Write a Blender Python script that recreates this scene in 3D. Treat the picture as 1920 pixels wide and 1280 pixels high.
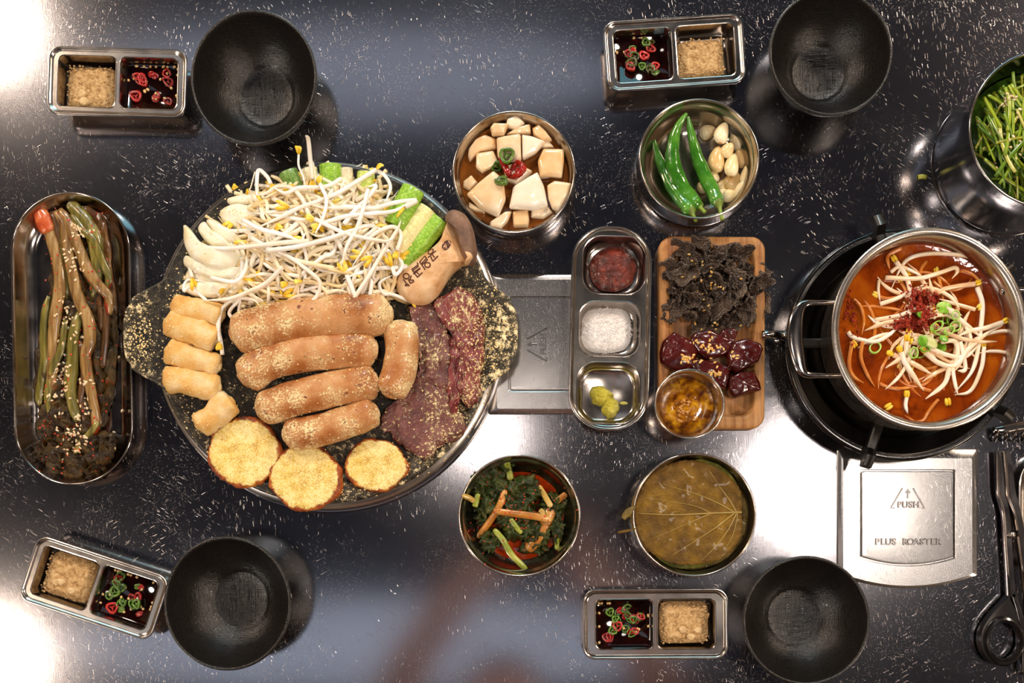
import bpy, bmesh, math, random
from math import pi, sin, cos, sqrt, atan2, radians
from mathutils import Vector, Matrix, Euler, noise
from mathutils.bvhtree import BVHTree

random.seed(7)
for o in list(bpy.data.objects):
    bpy.data.objects.remove(o, do_unlink=True)
S = bpy.context.scene
COL = S.collection
R = random.Random(11)

# ------------------------------------------------------------------ camera, world, lights, exposure
H = 1.05            # camera height above the table top
F = 2100.0          # focal length in pixels of the 1920 frame
NX, NY = 1010.0, 985.0   # the pixel straight below the camera
cam_d = bpy.data.cameras.new('camera')
cam = bpy.data.objects.new('camera', cam_d)
COL.objects.link(cam)
cam.location = (0, 0, H)
cam.rotation_euler = (0, 0, 0)
cam_d.sensor_width = 36.0
cam_d.sensor_fit = 'HORIZONTAL'
cam_d.lens = 36.0 * F / 1920.0
cam_d.shift_x = (960.0 - NX) / 1920.0
cam_d.shift_y = (NY - 640.0) / 1920.0
cam_d.clip_start = 0.05
S.camera = cam

S.view_settings.view_transform = 'Standard'
S.view_settings.look = 'None'
S.view_settings.gamma = 1.0
S.view_settings.use_curve_mapping = False
S.view_settings.exposure = 0.22

w = bpy.data.worlds.new('world')
S.world = w
w.use_nodes = True
bgn = w.node_tree.nodes['Background']
bgn.inputs[0].default_value = (0.30, 0.33, 0.50, 1)
bgn.inputs[1].default_value = 0.03

def lamp(name, px, py, z, watts, size, color, size_y=None):
    """A ceiling lamp or an added fill light; (px, py) is where its mirror image falls on the table."""
    k = (1 + z / H) * H / F
    d = bpy.data.lights.new(name, 'AREA')
    d.energy = watts
    d.color = color
    d.shape = 'DISK' if size_y is None else 'ELLIPSE'
    d.size = size
    if size_y is not None:
        d.size_y = size_y
    o = bpy.data.objects.new(name, d)
    COL.objects.link(o)
    o.location = ((px - NX) * k, -(py - NY) * k, z)
    o.rotation_euler = (0, 0, 0)
    if size_y is None:
        v = Vector((-0.08, 0.15, 0)) - o.location
        o.rotation_euler = v.to_track_quat('-Z', 'Y').to_euler()
    return o

WARM = (1.0, 0.80, 0.62)
NEUT = (1.0, 0.88, 0.78)
COOL = (0.78, 0.86, 1.0)
lamp('ceiling_lamp_or_fill', -60, 30, 1.7, 4.2, 0.22, WARM)
lamp('ceiling_lamp_or_fill', -55, 1245, 1.7, 5.0, 0.22, WARM)
lamp('ceiling_lamp_or_fill', 1535, 905, 1.7, 5.5, 0.24, NEUT)
lamp('ceiling_lamp_or_fill', 905, 815, 1.9, 0.9, 0.16, NEUT)
lamp('ceiling_strip_light', 640, 140, 1.9, 0.5, 1.5, COOL, 0.24)
lamp('ceiling_strip_light', 690, 1208, 1.9, 0.75, 1.7, COOL, 0.24)
# unseen lamps added to brighten the food: their mirror images fall outside the picture
lamp('ceiling_lamp_or_fill', 2450, -250, 1.7, 27, 0.3, WARM)
lamp('ceiling_lamp_or_fill', -700, -350, 1.7, 24, 0.3, WARM)
lamp('ceiling_lamp_or_fill', -500, 2000, 1.7, 19, 0.3, NEUT)
lamp('ceiling_lamp_or_fill', 2500, 1700, 1.7, 22, 0.3, WARM)
lamp('ceiling_lamp_or_fill', 900, -700, 1.7, 24, 0.3, NEUT)
# a cyan screen high on the far wall
d_ = bpy.data.lights.new('wall_screen', 'AREA'); d_.energy = 9; d_.color = (0.25, 0.8, 1.0); d_.shape = 'RECTANGLE'; d_.size = 1.4; d_.size_y = 0.8
o_ = bpy.data.objects.new('wall_screen', d_); COL.objects.link(o_); o_.location = (0.1, 2.2, 1.0); o_.rotation_euler = (radians(-78), 0, 0)
o_.rotation_euler = (Vector((0, 0.1, 0)) - o_.location).to_track_quat('-Z', 'Y').to_euler()

# ------------------------------------------------------------------ helpers
def P(px, py, z=0.0):
    k = (H - z) / F
    return Vector(((px - NX) * k, -(py - NY) * k, z))

def L(n, z=0.0):
    return n * (H - z) / F

def catmull(pts, n, closed=False):
    """n points along a Catmull-Rom curve through pts (vectors or tuples of numbers)"""
    pts = [Vector(p) for p in pts]
    m = len(pts)
    segs = m if closed else m - 1
    out = []
    for i in range(n):
        t = i / n * segs if closed else i / (n - 1) * segs
        k = min(int(t), segs - 1)
        u = t - k
        if closed:
            p0, p1, p2, p3 = pts[(k-1) % m], pts[k % m], pts[(k+1) % m], pts[(k+2) % m]
        else:
            p1, p2 = pts[k], pts[k+1]
            p0 = pts[k-1] if k > 0 else p1 * 2 - p2
            p3 = pts[k+2] if k + 2 < m else p2 * 2 - p1
        out.append(0.5 * ((2 * p1) + (p2 - p0) * u + (2*p0 - 5*p1 + 4*p2 - p3) * u*u + (3*p1 - p0 - 3*p2 + p3) * u*u*u))
    return out

def nz(p, s, seed=0.0):
    return noise.noise(Vector((p[0]*s + seed*7.3, p[1]*s - seed*3.1, (p[2] if len(p) > 2 else 0)*s + seed)))

def fb(p, s, seed=0.0, o=3):
    a, t, v = 1.0, 0.0, 0.0
    for i in range(o):
        v += a * nz(p, s * 2**i, seed + i)
        t += a
        a *= 0.5
    return v / t

class MB:
    """collects geometry; build() links it as ONE mesh object"""
    def __init__(s):
        s.v = []
        s.f = []
    def add(s, vs, fs):
        b = len(s.v)
        s.v += [tuple(v) for v in vs]
        s.f += [tuple(i + b for i in f) for f in fs]
        return s
    def rings(s, rings, cap0=True, cap1=True, closed=False):
        """quads between rings of equal length"""
        n = len(rings[0])
        vs = [p for r in rings for p in r]
        fs = []
        m = len(rings)
        for i in range(m if closed else m - 1):
            j = (i + 1) % m
            for k in range(n):
                fs.append((i*n + k, i*n + (k+1) % n, j*n + (k+1) % n, j*n + k))
        if not closed:
            if cap0: fs.append(tuple(reversed(range(n))))
            if cap1: fs.append(tuple(range((m-1)*n, m*n)))
        return s.add(vs, fs)
    def tube(s, pts, rad, n=8, taper=None, flat=1.0, cap=True, rnoise=0.0, nscale=60, seed=0, closed=False, up=None):
        pts = [Vector(p) for p in pts]
        m = len(pts)
        rings = []
        ref = Vector(up) if up else Vector((0, 0, 1))
        for i, p in enumerate(pts):
            if closed:
                t = pts[(i+1) % m] - pts[i-1]
            else:
                t = pts[min(i+1, m-1)] - pts[max(i-1, 0)]
            t = t.normalized() if t.length > 1e-9 else Vector((1, 0, 0))
            a = ref.cross(t)
            if a.length < 1e-3: a = Vector((0, 1, 0)).cross(t)
            a.normalize()
            b = t.cross(a).normalized()
            r = rad(i / (m - 1)) if callable(rad) else (rad[i] if isinstance(rad, (list, tuple)) else rad)
            ring = []
            for k in range(n):
                th = 2 * pi * k / n
                d = a * cos(th) + b * sin(th) * flat
                rr = r
                q = p + d * r
                if rnoise: rr = r * (1 + rnoise * fb(q, nscale, seed))
                ring.append(p + d * rr)
            rings.append(ring)
        s.rings(rings, cap, cap, closed)
        return s
    def lathe(s, prof, n=64, c=(0, 0), cap0=False, cap1=False):
        rings = [[(c[0] + r*cos(2*pi*k/n), c[1] + r*sin(2*pi*k/n), z) for k in range(n)] for r, z in prof]
        return s.rings(rings, cap0, cap1)
    def box(s, x0, y0, z0, x1, y1, z1):
        return s.rings([[(x0,y0,z),(x1,y0,z),(x1,y1,z),(x0,y1,z)] for z in (z0, z1)])
    def ico(s, c, r, sub=1, sc=(1, 1, 1), rot=None):
        vs, fs = ICO[sub]
        M = rot.to_matrix() if rot else None
        o = []
        for v in vs:
            q = Vector((v[0]*r*sc[0], v[1]*r*sc[1], v[2]*r*sc[2]))
            if M: q = M @ q
            o.append((c[0]+q[0], c[1]+q[1], c[2]+q[2]))
        return s.add(o, fs)
    def build(s, name, mat, parent=None, loc=(0, 0, 0), smooth=True, rot=None, autos=None):
        me = bpy.data.meshes.new(name)
        me.from_pydata(s.v, [], s.f)
        me.validate()
        me.update()
        if smooth:
            me.polygons.foreach_set('use_smooth', [True] * len(me.polygons))
        if autos is not None:
            me.set_sharp_from_angle(angle=radians(autos))
        me.materials.append(mat)
        o = bpy.data.objects.new(name, me)
        COL.objects.link(o)
        o.location = loc
        if rot: o.rotation_euler = rot
        if parent: o.parent = parent
        return o

def _ico(sub):
    bm = bmesh.new()
    bmesh.ops.create_icosphere(bm, subdivisions=sub, radius=1)
    v = [tuple(x.co) for x in bm.verts]
    f = [tuple(y.index for y in x.verts) for x in bm.faces]
    bm.free()
    return v, f
ICO = {k: _ico(k) for k in (1, 2, 3)}

def tag(o, label=None, cat=None, group=None, kind=None):
    if label: o['label'] = label
    if cat: o['category'] = cat
    if group: o['group'] = group
    if kind: o['kind'] = kind
    return o

def empty(name, loc, rz=0, label=None, cat=None, group=None):
    o = bpy.data.objects.new(name, None)
    o.empty_display_size = 0.02
    COL.objects.link(o)
    o.location = loc
    o.rotation_euler = (0, 0, rz)
    return tag(o, label, cat, group)

def copy_tree(o, parent=None):
    c = o.copy()
    COL.objects.link(c)
    if parent:
        c.parent = parent
    for ch in list(o.children):
        copy_tree(ch, c)
    return c

def rrect(w, h, r, n=10, sc=1.0):
    """rounded rectangle, counter-clockwise, centred"""
    r = min(r, w/2 - 1e-5, h/2 - 1e-5)
    out = []
    for cx, cy, a0 in ((w/2-r, h/2-r, 0), (-w/2+r, h/2-r, 90), (-w/2+r, -h/2+r, 180), (w/2-r, -h/2+r, 270)):
        for k in range(n + 1):
            a = radians(a0 + 90*k/n)
            out.append((cx + r*cos(a), cy + r*sin(a)))
    return out

def loop(w, h, r, z, n=10, c=(0, 0)):
    return [(x + c[0], y + c[1], z) for x, y in rrect(w, h, r, n)]

def fill_between(mb, outer, holes):
    """flat deck between an outer loop and hole loops"""
    bm = bmesh.new()
    for lp in [outer] + holes:
        vs = [bm.verts.new(p) for p in lp]
        for i in range(len(vs)):
            bm.edges.new((vs[i], vs[(i+1) % len(vs)]))
    bmesh.ops.triangle_fill(bm, use_beauty=True, use_dissolve=False, edges=bm.edges[:])
    bm.verts.index_update()
    for f in bm.faces:
        if f.normal.z < 0: f.normal_flip()
    mb.add([v.co for v in bm.verts], [tuple(v.index for v in f.verts) for f in bm.faces])
    bm.free()

def pillow(mb, outline, z0, h, smooth=40, bev=0.5, amp=0.0, ns=80, seed=0, tilt=(0, 0), crown=1.0, rings=5, edge=0.0):
    """a thick piece from a world-xy outline: rounded edge, slightly crowned top. returns nothing; geometry in world space"""
    if smooth:
        ol = catmull([(p[0], p[1], 0) for p in outline], smooth, closed=True)
    else:
        ol = []
        m = len(outline)
        for i in range(m):
            a, b = Vector(outline[i][:2]), Vector(outline[(i+1) % m][:2])
            for k in range(5):
                t = (0.07, 0.25, 0.5, 0.75, 0.93)[k]
                q = a.lerp(b, t)
                ol.append(Vector((q.x, q.y, 0)))
    if edge:
        cc = sum(ol, Vector()) / len(ol)
        ol = [p + (p - cc).normalized() * edge * fb(p, 400, seed + 5, 2) for p in ol]
    c = sum(ol, Vector()) / len(ol)
    prof = [(1 - 0.5*bev*0.5, 0.0), (1.0, 0.22), (1.0, 0.6), (1 - 0.07*bev, 0.82), (1 - 0.2*bev, 0.95)]
    for k in range(1, rings + 1):
        t = (1 - 0.2*bev) * (1 - k/(rings + 0.6))
        prof.append((t, 0.95 + 0.10*crown*(1 - t*t)))
    rr = []
    for s, zz in prof:
        ring = []
        for p in ol:
            q = c + (p - c) * s
            z = z0 + h*zz
            q = Vector((q.x, q.y, z))
            if amp:
                d = fb(q, ns, seed)
                q.z += amp * d * (0.3 + zz)
                q.x += amp * 0.5 * nz(q, ns, seed + 20)
                q.y += amp * 0.5 * nz(q, ns, seed + 30)
            q.z += tilt[0]*(p.x - c.x)*s + tilt[1]*(p.y - c.y)*s
            ring.append(q)
        rr.append(ring)
    # counter-clockwise?
    area = sum(ol[i].x*ol[(i+1) % len(ol)].y - ol[(i+1) % len(ol)].x*ol[i].y for i in range(len(ol)))
    if area < 0:
        rr = [list(reversed(r)) for r in rr]
    mb.rings(rr)
    return c

def pxs(pts, z):
    return [tuple(P(x, y, z)) for x, y in pts]

def centred(mb, name, mat, base_z=None, parent=None, **k):
    """build with the object's origin at the geometry's base centre"""
    n = len(mb.v)
    cx = sum(v[0] for v in mb.v)/n; cy = sum(v[1] for v in mb.v)/n
    cz = min(v[2] for v in mb.v) if base_z is None else base_z
    pl = Vector((0, 0, 0))
    q_ = parent
    while q_ is not None:
        pl = pl + Vector(q_.location); q_ = q_.parent
    if parent:
        mb.v = [(v[0]-pl.x, v[1]-pl.y, v[2]-pl.z) for v in mb.v]
        return mb.build(name, mat, parent, (0, 0, 0), **k)
    mb.v = [(v[0]-cx, v[1]-cy, v[2]-cz) for v in mb.v]
    return mb.build(name, mat, None, (cx, cy, cz), **k)

def blob(mb, c, rad, h, z0, amp=0.002, ns=120, seed=0, n=56, m=22, power=2.2, redge=0.12, sq=None, octv=4, rz=0.0, flat=0.0):
    """mound as a polar height field. rad=(rx, ry); sq = super-ellipse exponent"""
    rings = []
    for i in range(m, -1, -1):
        t = i / m
        ring = []
        for k in range(n):
            th = 2*pi*k/n
            if sq:
                d = (abs(cos(th))**sq + abs(sin(th))**sq) ** (-1/sq)
            else:
                d = 1.0
            e = 1 + redge * fb((cos(th), sin(th), seed), 1.6, seed, 3)
            x, y = rad[0]*cos(th)*d*t*e, rad[1]*sin(th)*d*t*e
            x, y = x*cos(rz) - y*sin(rz), x*sin(rz) + y*cos(rz)
            q = (c[0] + x, c[1] + y)
            z = z0 + h * (1 - max(0, (t - flat)/(1 - flat))**power) + amp * fb((q[0], q[1], seed), ns, seed, octv) * (1 if i < m else 0)
            ring.append((q[0], q[1], z if i else z))
        rings.append(ring)
    mb.rings(rings, False, True)
    return mb

def bvh_of(objs):
    vs, fs = [], []
    bpy.context.view_layer.update()
    for o in objs:
        for q in [o] + list(o.children_recursive):
            if q.type != 'MESH': continue
            M = q.matrix_world
            b = len(vs)
            vs += [M @ v.co for v in q.data.vertices]
            fs += [tuple(i + b for i in p.vertices) for p in q.data.polygons]
    return BVHTree.FromPolygons(vs, fs)

def hit(px, py, tree, dflt=0.03):
    d = (P(px, py, 0) - Vector((0, 0, H))).normalized()
    loc, nrm, i, dist = tree.ray_cast(Vector((0, 0, H)), d)
    if loc is None:
        return P(px, py, dflt), Vector((0, 0, 1))
    if nrm.z < 0: nrm = -nrm
    return loc, nrm

def drop(x, y, tree, dflt=0.0):
    loc, nrm, i, dist = tree.ray_cast(Vector((x, y, 0.5)), Vector((0, 0, -1)))
    if loc is None: return dflt
    return loc.z

# ------------------------------------------------------------------ materials
def col(h):
    """sRGB hex -> linear rgba"""
    h = h.lstrip('#')
    c = [int(h[i:i+2], 16)/255 for i in (0, 2, 4)]
    return tuple((x/12.92 if x <= 0.04045 else ((x+0.055)/1.055)**2.4) for x in c) + (1.0,)

class NT:
    def __init__(s, name):
        s.m = bpy.data.materials.new(name)
        s.m.use_nodes = True
        s.t = s.m.node_tree
        s.b = s.t.nodes['Principled BSDF']
    def n(s, ty, **k):
        o = s.t.nodes.new(ty)
        for a, b in k.items(): setattr(o, a, b)
        return o
    def l(s, a, b): s.t.links.new(a, b)
    def setin(s, nd, k, v):
        if hasattr(v, 'is_linked'): s.l(v, nd.inputs[k])
        else: nd.inputs[k].default_value = v
    def coords(s, scale=(1, 1, 1), rot=(0, 0, 0), kind='Object', loc=(0, 0, 0)):
        tc = s.n('ShaderNodeTexCoord')
        mp = s.n('ShaderNodeMapping')
        s.l(tc.outputs[kind], mp.inputs[0])
        mp.inputs['Scale'].default_value = scale
        mp.inputs['Rotation'].default_value = rot
        mp.inputs['Location'].default_value = loc
        return mp.outputs[0]
    def noise(s, vec, scale, detail=4, rough=0.55, dist=0.0):
        o = s.n('ShaderNodeTexNoise')
        s.l(vec, o.inputs['Vector'])
        o.inputs['Scale'].default_value = scale
        o.inputs['Detail'].default_value = detail
        o.inputs['Roughness'].default_value = rough
        o.inputs['Distortion'].default_value = dist
        return o.outputs[0]
    def ramp(s, fac, stops, interp='LINEAR'):
        o = s.n('ShaderNodeValToRGB')
        s.l(fac, o.inputs[0])
        o.color_ramp.interpolation = interp
        e = o.color_ramp.elements
        while len(e) < len(stops): e.new(0.5)
        for i, (p, c) in enumerate(stops):
            e[i].position = p
            e[i].color = c if isinstance(c, tuple) else (c, c, c, 1)
        return o.outputs[0]
    def math(s, op, a, b=0.0, c=None, clamp=False):
        o = s.n('ShaderNodeMath', operation=op, use_clamp=clamp)
        s.setin(o, 0, a); s.setin(o, 1, b)
        if c is not None: s.setin(o, 2, c)
        return o.outputs[0]
    def mix(s, fac, a, b, ty='RGBA', blend='MIX'):
        o = s.n('ShaderNodeMix', data_type=ty, blend_type=blend) if ty == 'RGBA' else s.n('ShaderNodeMix', data_type=ty)
        s.setin(o, 0, fac)
        ia, ib, oo = (6, 7, 2) if ty == 'RGBA' else (2, 3, 0)
        s.setin(o, ia, a); s.setin(o, ib, b)
        return o.outputs[oo]
    def bump(s, h, strength=0.5, dist=0.001, prev=None):
        o = s.n('ShaderNodeBump')
        s.l(h, o.inputs['Height'])
        o.inputs['Strength'].default_value = strength
        o.inputs['Distance'].default_value = dist
        if prev: s.l(prev, o.inputs['Normal'])
        return o.outputs[0]
    def set(s, **k):
        names = dict(color='Base Color', rough='Roughness', metal='Metallic', normal='Normal', coat='Coat Weight',
                     coatr='Coat Roughness', sss='Subsurface Weight', sssr='Subsurface Radius', ssss='Subsurface Scale',
                     trans='Transmission Weight', ior='IOR', alpha='Alpha', aniso='Anisotropic', spec='Specular IOR Level',
                     emit='Emission Strength', emitc='Emission Color', sheen='Sheen Weight')
        for a, v in k.items():
            if v is not None: s.setin(s.b, names[a], v)
        return s.m

def food(name, stops, scale=60, rough=0.5, bump=0.4, bscale=200, bdist=0.001, sss=0.0, coat=0.0, stretch=(1, 1, 1),
         powder=None, specks=None, detail=4, rvar=0.0, metal=0.0, spec=0.5, rnd=0.0, kind='Object', cells=None):
    t = NT(name)
    v = t.coords(stretch, kind=kind)
    n1 = t.noise(v, scale, detail)
    if rnd:
        oi = t.n('ShaderNodeObjectInfo')
        n1 = t.math('ADD', n1, t.math('MULTIPLY', t.math('SUBTRACT', oi.outputs['Random'], 0.5), rnd))
    c = t.ramp(n1, [(p, col(x)) for p, x in stops])
    n2 = t.noise(v, bscale, 5, 0.6)
    nrm = t.bump(n2, bump, bdist)
    if cells:
        vo = t.n('ShaderNodeTexVoronoi'); t.l(v, vo.inputs['Vector']); vo.inputs['Scale'].default_value = cells[0]
        nrm = t.bump(vo.outputs['Distance'], cells[1], cells[2], nrm)
    r = rough
    if rvar:
        r = t.math('ADD', t.math('MULTIPLY', t.noise(v, bscale*0.7, 2), rvar), rough - rvar/2, clamp=True)
    if specks:   # (hex, scale, threshold)
        for hx, sc, th in specks:
            w_ = t.noise(v, sc, 2, 0.5)
            m_ = t.ramp(w_, [(th, 0.0), (th + 0.02, 1.0)])
            c = t.mix(m_, c, col(hx))
    if powder:   # (hex, fine scale, threshold, patch scale, patch amount)
        hx, fs, th, ps, pa = powder
        f1 = t.noise(v, fs, 5, 0.75)
        f2 = t.noise(v, ps, 2)
        sm = t.math('ADD', f1, t.math('MULTIPLY', t.math('SUBTRACT', f2, 0.5), pa))
        mk = t.ramp(sm, [(th - 0.05, 0.0), (th + 0.05, 1.0)])
        cc = t.mix(t.noise(v, fs*1.5, 2), col(hx), col('#ffe9b4'))
        c = t.mix(mk, c, cc)
        r = t.mix(mk, r if not isinstance(r, float) else r, 0.9, ty='FLOAT')
        nrm = t.bump(mk, 0.5, 0.0008, nrm)
    t.set(color=c, rough=r, normal=nrm, coat=coat or None, metal=metal, spec=spec)
    if coat: t.set(coatr=0.08)
    if sss: t.set(sss=sss, ssss=0.006)
    if sss: t.b.inputs['Subsurface Radius'].default_value = (1.0, 0.55, 0.3)
    return t.m

def steel(name, base='#b9b4ae', rough=0.22, brush=None, dirt=0.0, aniso=0.0):
    t = NT(name)
    v = t.coords(brush or (1, 1, 1))
    n1 = t.noise(v, 500 if brush else 60, 4)
    r = t.math('ADD', t.math('MULTIPLY', n1, 0.16), rough - 0.08)
    c = t.mix(t.noise(t.coords(), 25, 3), col(base), tuple(x*0.82 for x in col(base)[:3]) + (1,))
    t.set(color=c, rough=r, metal=1.0, normal=t.bump(n1, 0.12, 0.0003))
    return t.m
# ------------------------------------------------------------------ table material: scratched brushed steel
def table_mat(name, dark=0.5, plate=False):
    t = NT(name)
    v = t.coords()
    geo = t.n('ShaderNodeNewGeometry')
    pos = geo.outputs['Position']
    def pm(sc, rot=0):
        m = t.n('ShaderNodeMapping'); t.l(pos, m.inputs[0])
        m.inputs['Scale'].default_value = sc
        m.inputs['Rotation'].default_value = (0, 0, radians(rot))
        return m.outputs[0]
    brush = t.noise(pm((1.0, 0.045, 1)), 1800, 3, 0.6)           # vertical brushing
    big = t.noise(pm((1, 1, 1)), 9, 3)
    rough = t.math('ADD', t.math('ADD', t.math('MULTIPLY', brush, 0.04), t.math('MULTIPLY', big, 0.03)), 0.22 if plate else 0.098)
    mask = None
    # (rotation, across scale, along scale, line width, keep threshold, patch scale, patch threshold)
    layers = [(-8, 820, 42, 0.12, 0.62, 9, 0.53), (12, 900, 60, 0.12, 0.68, 12, 0.54), (-58, 760, 34, 0.10, 0.68, 7, 0.55),
              (-35, 900, 60, 0.12, 0.7, 14, 0.55), (62, 760, 34, 0.10, 0.72, 10, 0.56), (35, 330, 16, 0.022, 0.5, 6, 0.53),
              (-62, 280, 13, 0.020, 0.5, 8, 0.52), (5, 360, 12, 0.022, 0.5, 5, 0.52), (0, 900, 620, 0.13, 0.72, 10, 0.48)]
    wob = t.noise(pm((1, 1, 1)), 5, 2)
    for i, (rot, sx, sy, wd, keep, ps, pt) in enumerate(layers):
        m = t.n('ShaderNodeMapping'); t.l(pos, m.inputs[0])
        m.inputs['Rotation'].default_value = (0, 0, radians(rot))
        m.inputs['Location'].default_value = (0.37*i, 0.21*i, 0)
        wv = t.n('ShaderNodeVectorMath', operation='SCALE')
        cx = t.n('ShaderNodeCombineXYZ'); t.l(wob, cx.inputs[0]); t.l(big, cx.inputs[1])
        t.l(cx.outputs[0], wv.inputs[0]); wv.inputs['Scale'].default_value = 0.012
        ad = t.n('ShaderNodeVectorMath', operation='ADD'); t.l(m.outputs[0], ad.inputs[0]); t.l(wv.outputs[0], ad.inputs[1])
        m2 = t.n('ShaderNodeMapping'); t.l(ad.outputs[0], m2.inputs[0]); m2.inputs['Scale'].default_value = (sx, sy, 1)
        vo = t.n('ShaderNodeTexVoronoi', voronoi_dimensions='2D')
        t.l(m2.outputs[0], vo.inputs['Vector']); vo.inputs['Scale'].default_value = 1.0
        sep = t.n('ShaderNodeSeparateColor'); t.l(vo.outputs['Color'], sep.inputs[0])
        line = t.ramp(vo.outputs['Distance'], [(wd*0.5, 1.0), (wd, 0.0)])
        kp = t.math('GREATER_THAN', sep.outputs[0], keep)
        patch = t.ramp(t.noise(pm((1, 1, 1), 10*i), ps, 3), [(pt - 0.05, 0.0), (pt + 0.09, 1.0)])
        q = t.math('MULTIPLY', t.math('MULTIPLY', line, kp), t.math('MULTIPLY', patch, t.math('ADD', t.math('MULTIPLY', sep.outputs[1], 0.7), 0.1)))
        mask = q if mask is None else t.math('MAXIMUM', mask, q)
    if plate: mask = t.math('MULTIPLY', mask, 0.35)
    base = col('#a3a2a8') if not plate else col('#c2bfbe')
    c = t.mix(mask, t.mix(big, base, tuple(x*0.85 for x in base[:3]) + (1,)), (1, 0.86, 0.74, 1))
    rr = t.math('ADD', rough, t.math('MULTIPLY', mask, 0.38), clamp=True)
    n = t.bump(brush, 0.05, 0.0002)
    n = t.bump(mask, 0.35, 0.0004, n)
    t.set(color=c, rough=rr, metal=t.math('SUBTRACT', 1.0, t.math('MULTIPLY', mask, 0.55)), normal=n)
    return t.m
M_table = table_mat('scratched_steel')
M_plate = table_mat('pressed_steel', plate=True)

# ------------------------------------------------------------------ floor and table
fm = food('dark_floor', [(0.3, '#15130f'), (0.7, '#1d1a17')], scale=4, rough=0.6, bscale=30)
fl = MB().box(-3, -3, -0.77, 3, 3, -0.75).build('floor', fm, smooth=False); tag(fl, kind='structure')

# the room around the table
wm = food('beige_plaster', [(0.3, '#a58f78'), (0.7, '#b8a28a')], scale=3, rough=0.8, bscale=40)
cm = food('dark_navy_ceiling', [(0.3, '#0d1226'), (0.7, '#121830')], scale=3, rough=0.9, bscale=40)
RX, RY = 2.9, 2.6
for nm, q in (('wall_left', (-RX-.1, -RY, -.75, -RX, RY, 2.0)), ('wall_right', (RX, -RY, -.75, RX+.1, RY, 2.0)), ('wall_back', (-RX, RY, -.75, RX, RY+.1, 2.0)), ('wall_front', (-RX, -RY-.1, -.75, RX, -RY, 2.0))):
    tag(MB().box(*q).build(nm, wm, smooth=False), kind='structure')
tag(MB().box(-RX, -RY, 2.0, RX, RY, 2.1).build('ceiling', cm, smooth=False), kind='structure')

tb = empty('dining_table', (0, 0.1, -0.75), label='large scratched stainless steel barbecue table under all the dishes', cat='table')
X0, X1, Y0, Y1 = -0.72, 0.78, -0.47, 0.68
mb = MB()
cx, cy = (X0+X1)/2, (Y0+Y1)/2
ww, hh = X1-X0, Y1-Y0
lp = [loop(ww-0.01*k0, hh-0.01*k0, 0.03, z, 8, (cx, cy-0.1)) for k0, z in ((1.0, 0.715), (0.2, 0.718), (0, 0.722), (0, 0.746), (0.15, 0.7492), (0.4, 0.75))]
mb.rings(lp)
mb.build('table_top', M_table, tb, smooth=False)
mleg = steel('leg_steel', '#77757a', 0.3)
mb = MB(); mb.lathe([(0.25, 0.0), (0.25, 0.012), (0.06, 0.03), (0.05, 0.04), (0.05, 0.715)], 40, cap0=True); mb.build('pedestal', mleg, tb)

# ------------------------------------------------------------------ roaster cover plates
def text_mesh(s, size, ext):
    cu = bpy.data.curves.new('txt', 'FONT')
    cu.body = s; cu.size = size; cu.extrude = ext; cu.align_x = 'CENTER'; cu.align_y = 'CENTER'
    cu.bevel_depth = size*0.03
    cu.space_character = 1.12
    o = bpy.data.objects.new('txt', cu); COL.objects.link(o)
    dg = bpy.context.evaluated_depsgraph_get()
    me = bpy.data.meshes.new_from_object(o.evaluated_get(dg))
    vs = [tuple(v.co) for v in me.vertices]; fs = [tuple(p.vertices) for p in me.polygons]
    bpy.data.objects.remove(o); bpy.data.curves.remove(cu); bpy.data.meshes.remove(me)
    return vs, fs

M_letter = steel('embossed_steel', '#8f8a88', 0.3)
def arc_outline(w, top, side, depth, r=0.002, n=24):
    """plate outline (counter-clockwise): straight top at y=top, sides down to y=side, arc bottom reaching side-depth"""
    pts = []
    for k in range(n + 1):
        u = -1 + 2*k/n
        pts.append((u*w/2, side - depth*(1 - u*u)))
    pts += [(w/2 + 0.0, side + r), (w/2, top - r), (w/2 - r*0.3, top - r*0.3), (w/2 - r, top), (-w/2 + r, top), (-w/2 + r*0.3, top - r*0.3), (-w/2, top - r), (-w/2, side + r)]
    return pts

def shrink(pts, d):
    cx = 0; cy = sum(p[1] for p in pts)/len(pts)
    out = []
    for x, y in pts:
        l = sqrt(x*x + (y-cy)**2)
        sx = 1 - d/0.065; sy = 1 - d/0.062
        out.append((x*sx, cy + (y-cy)*sy))
    return out

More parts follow.
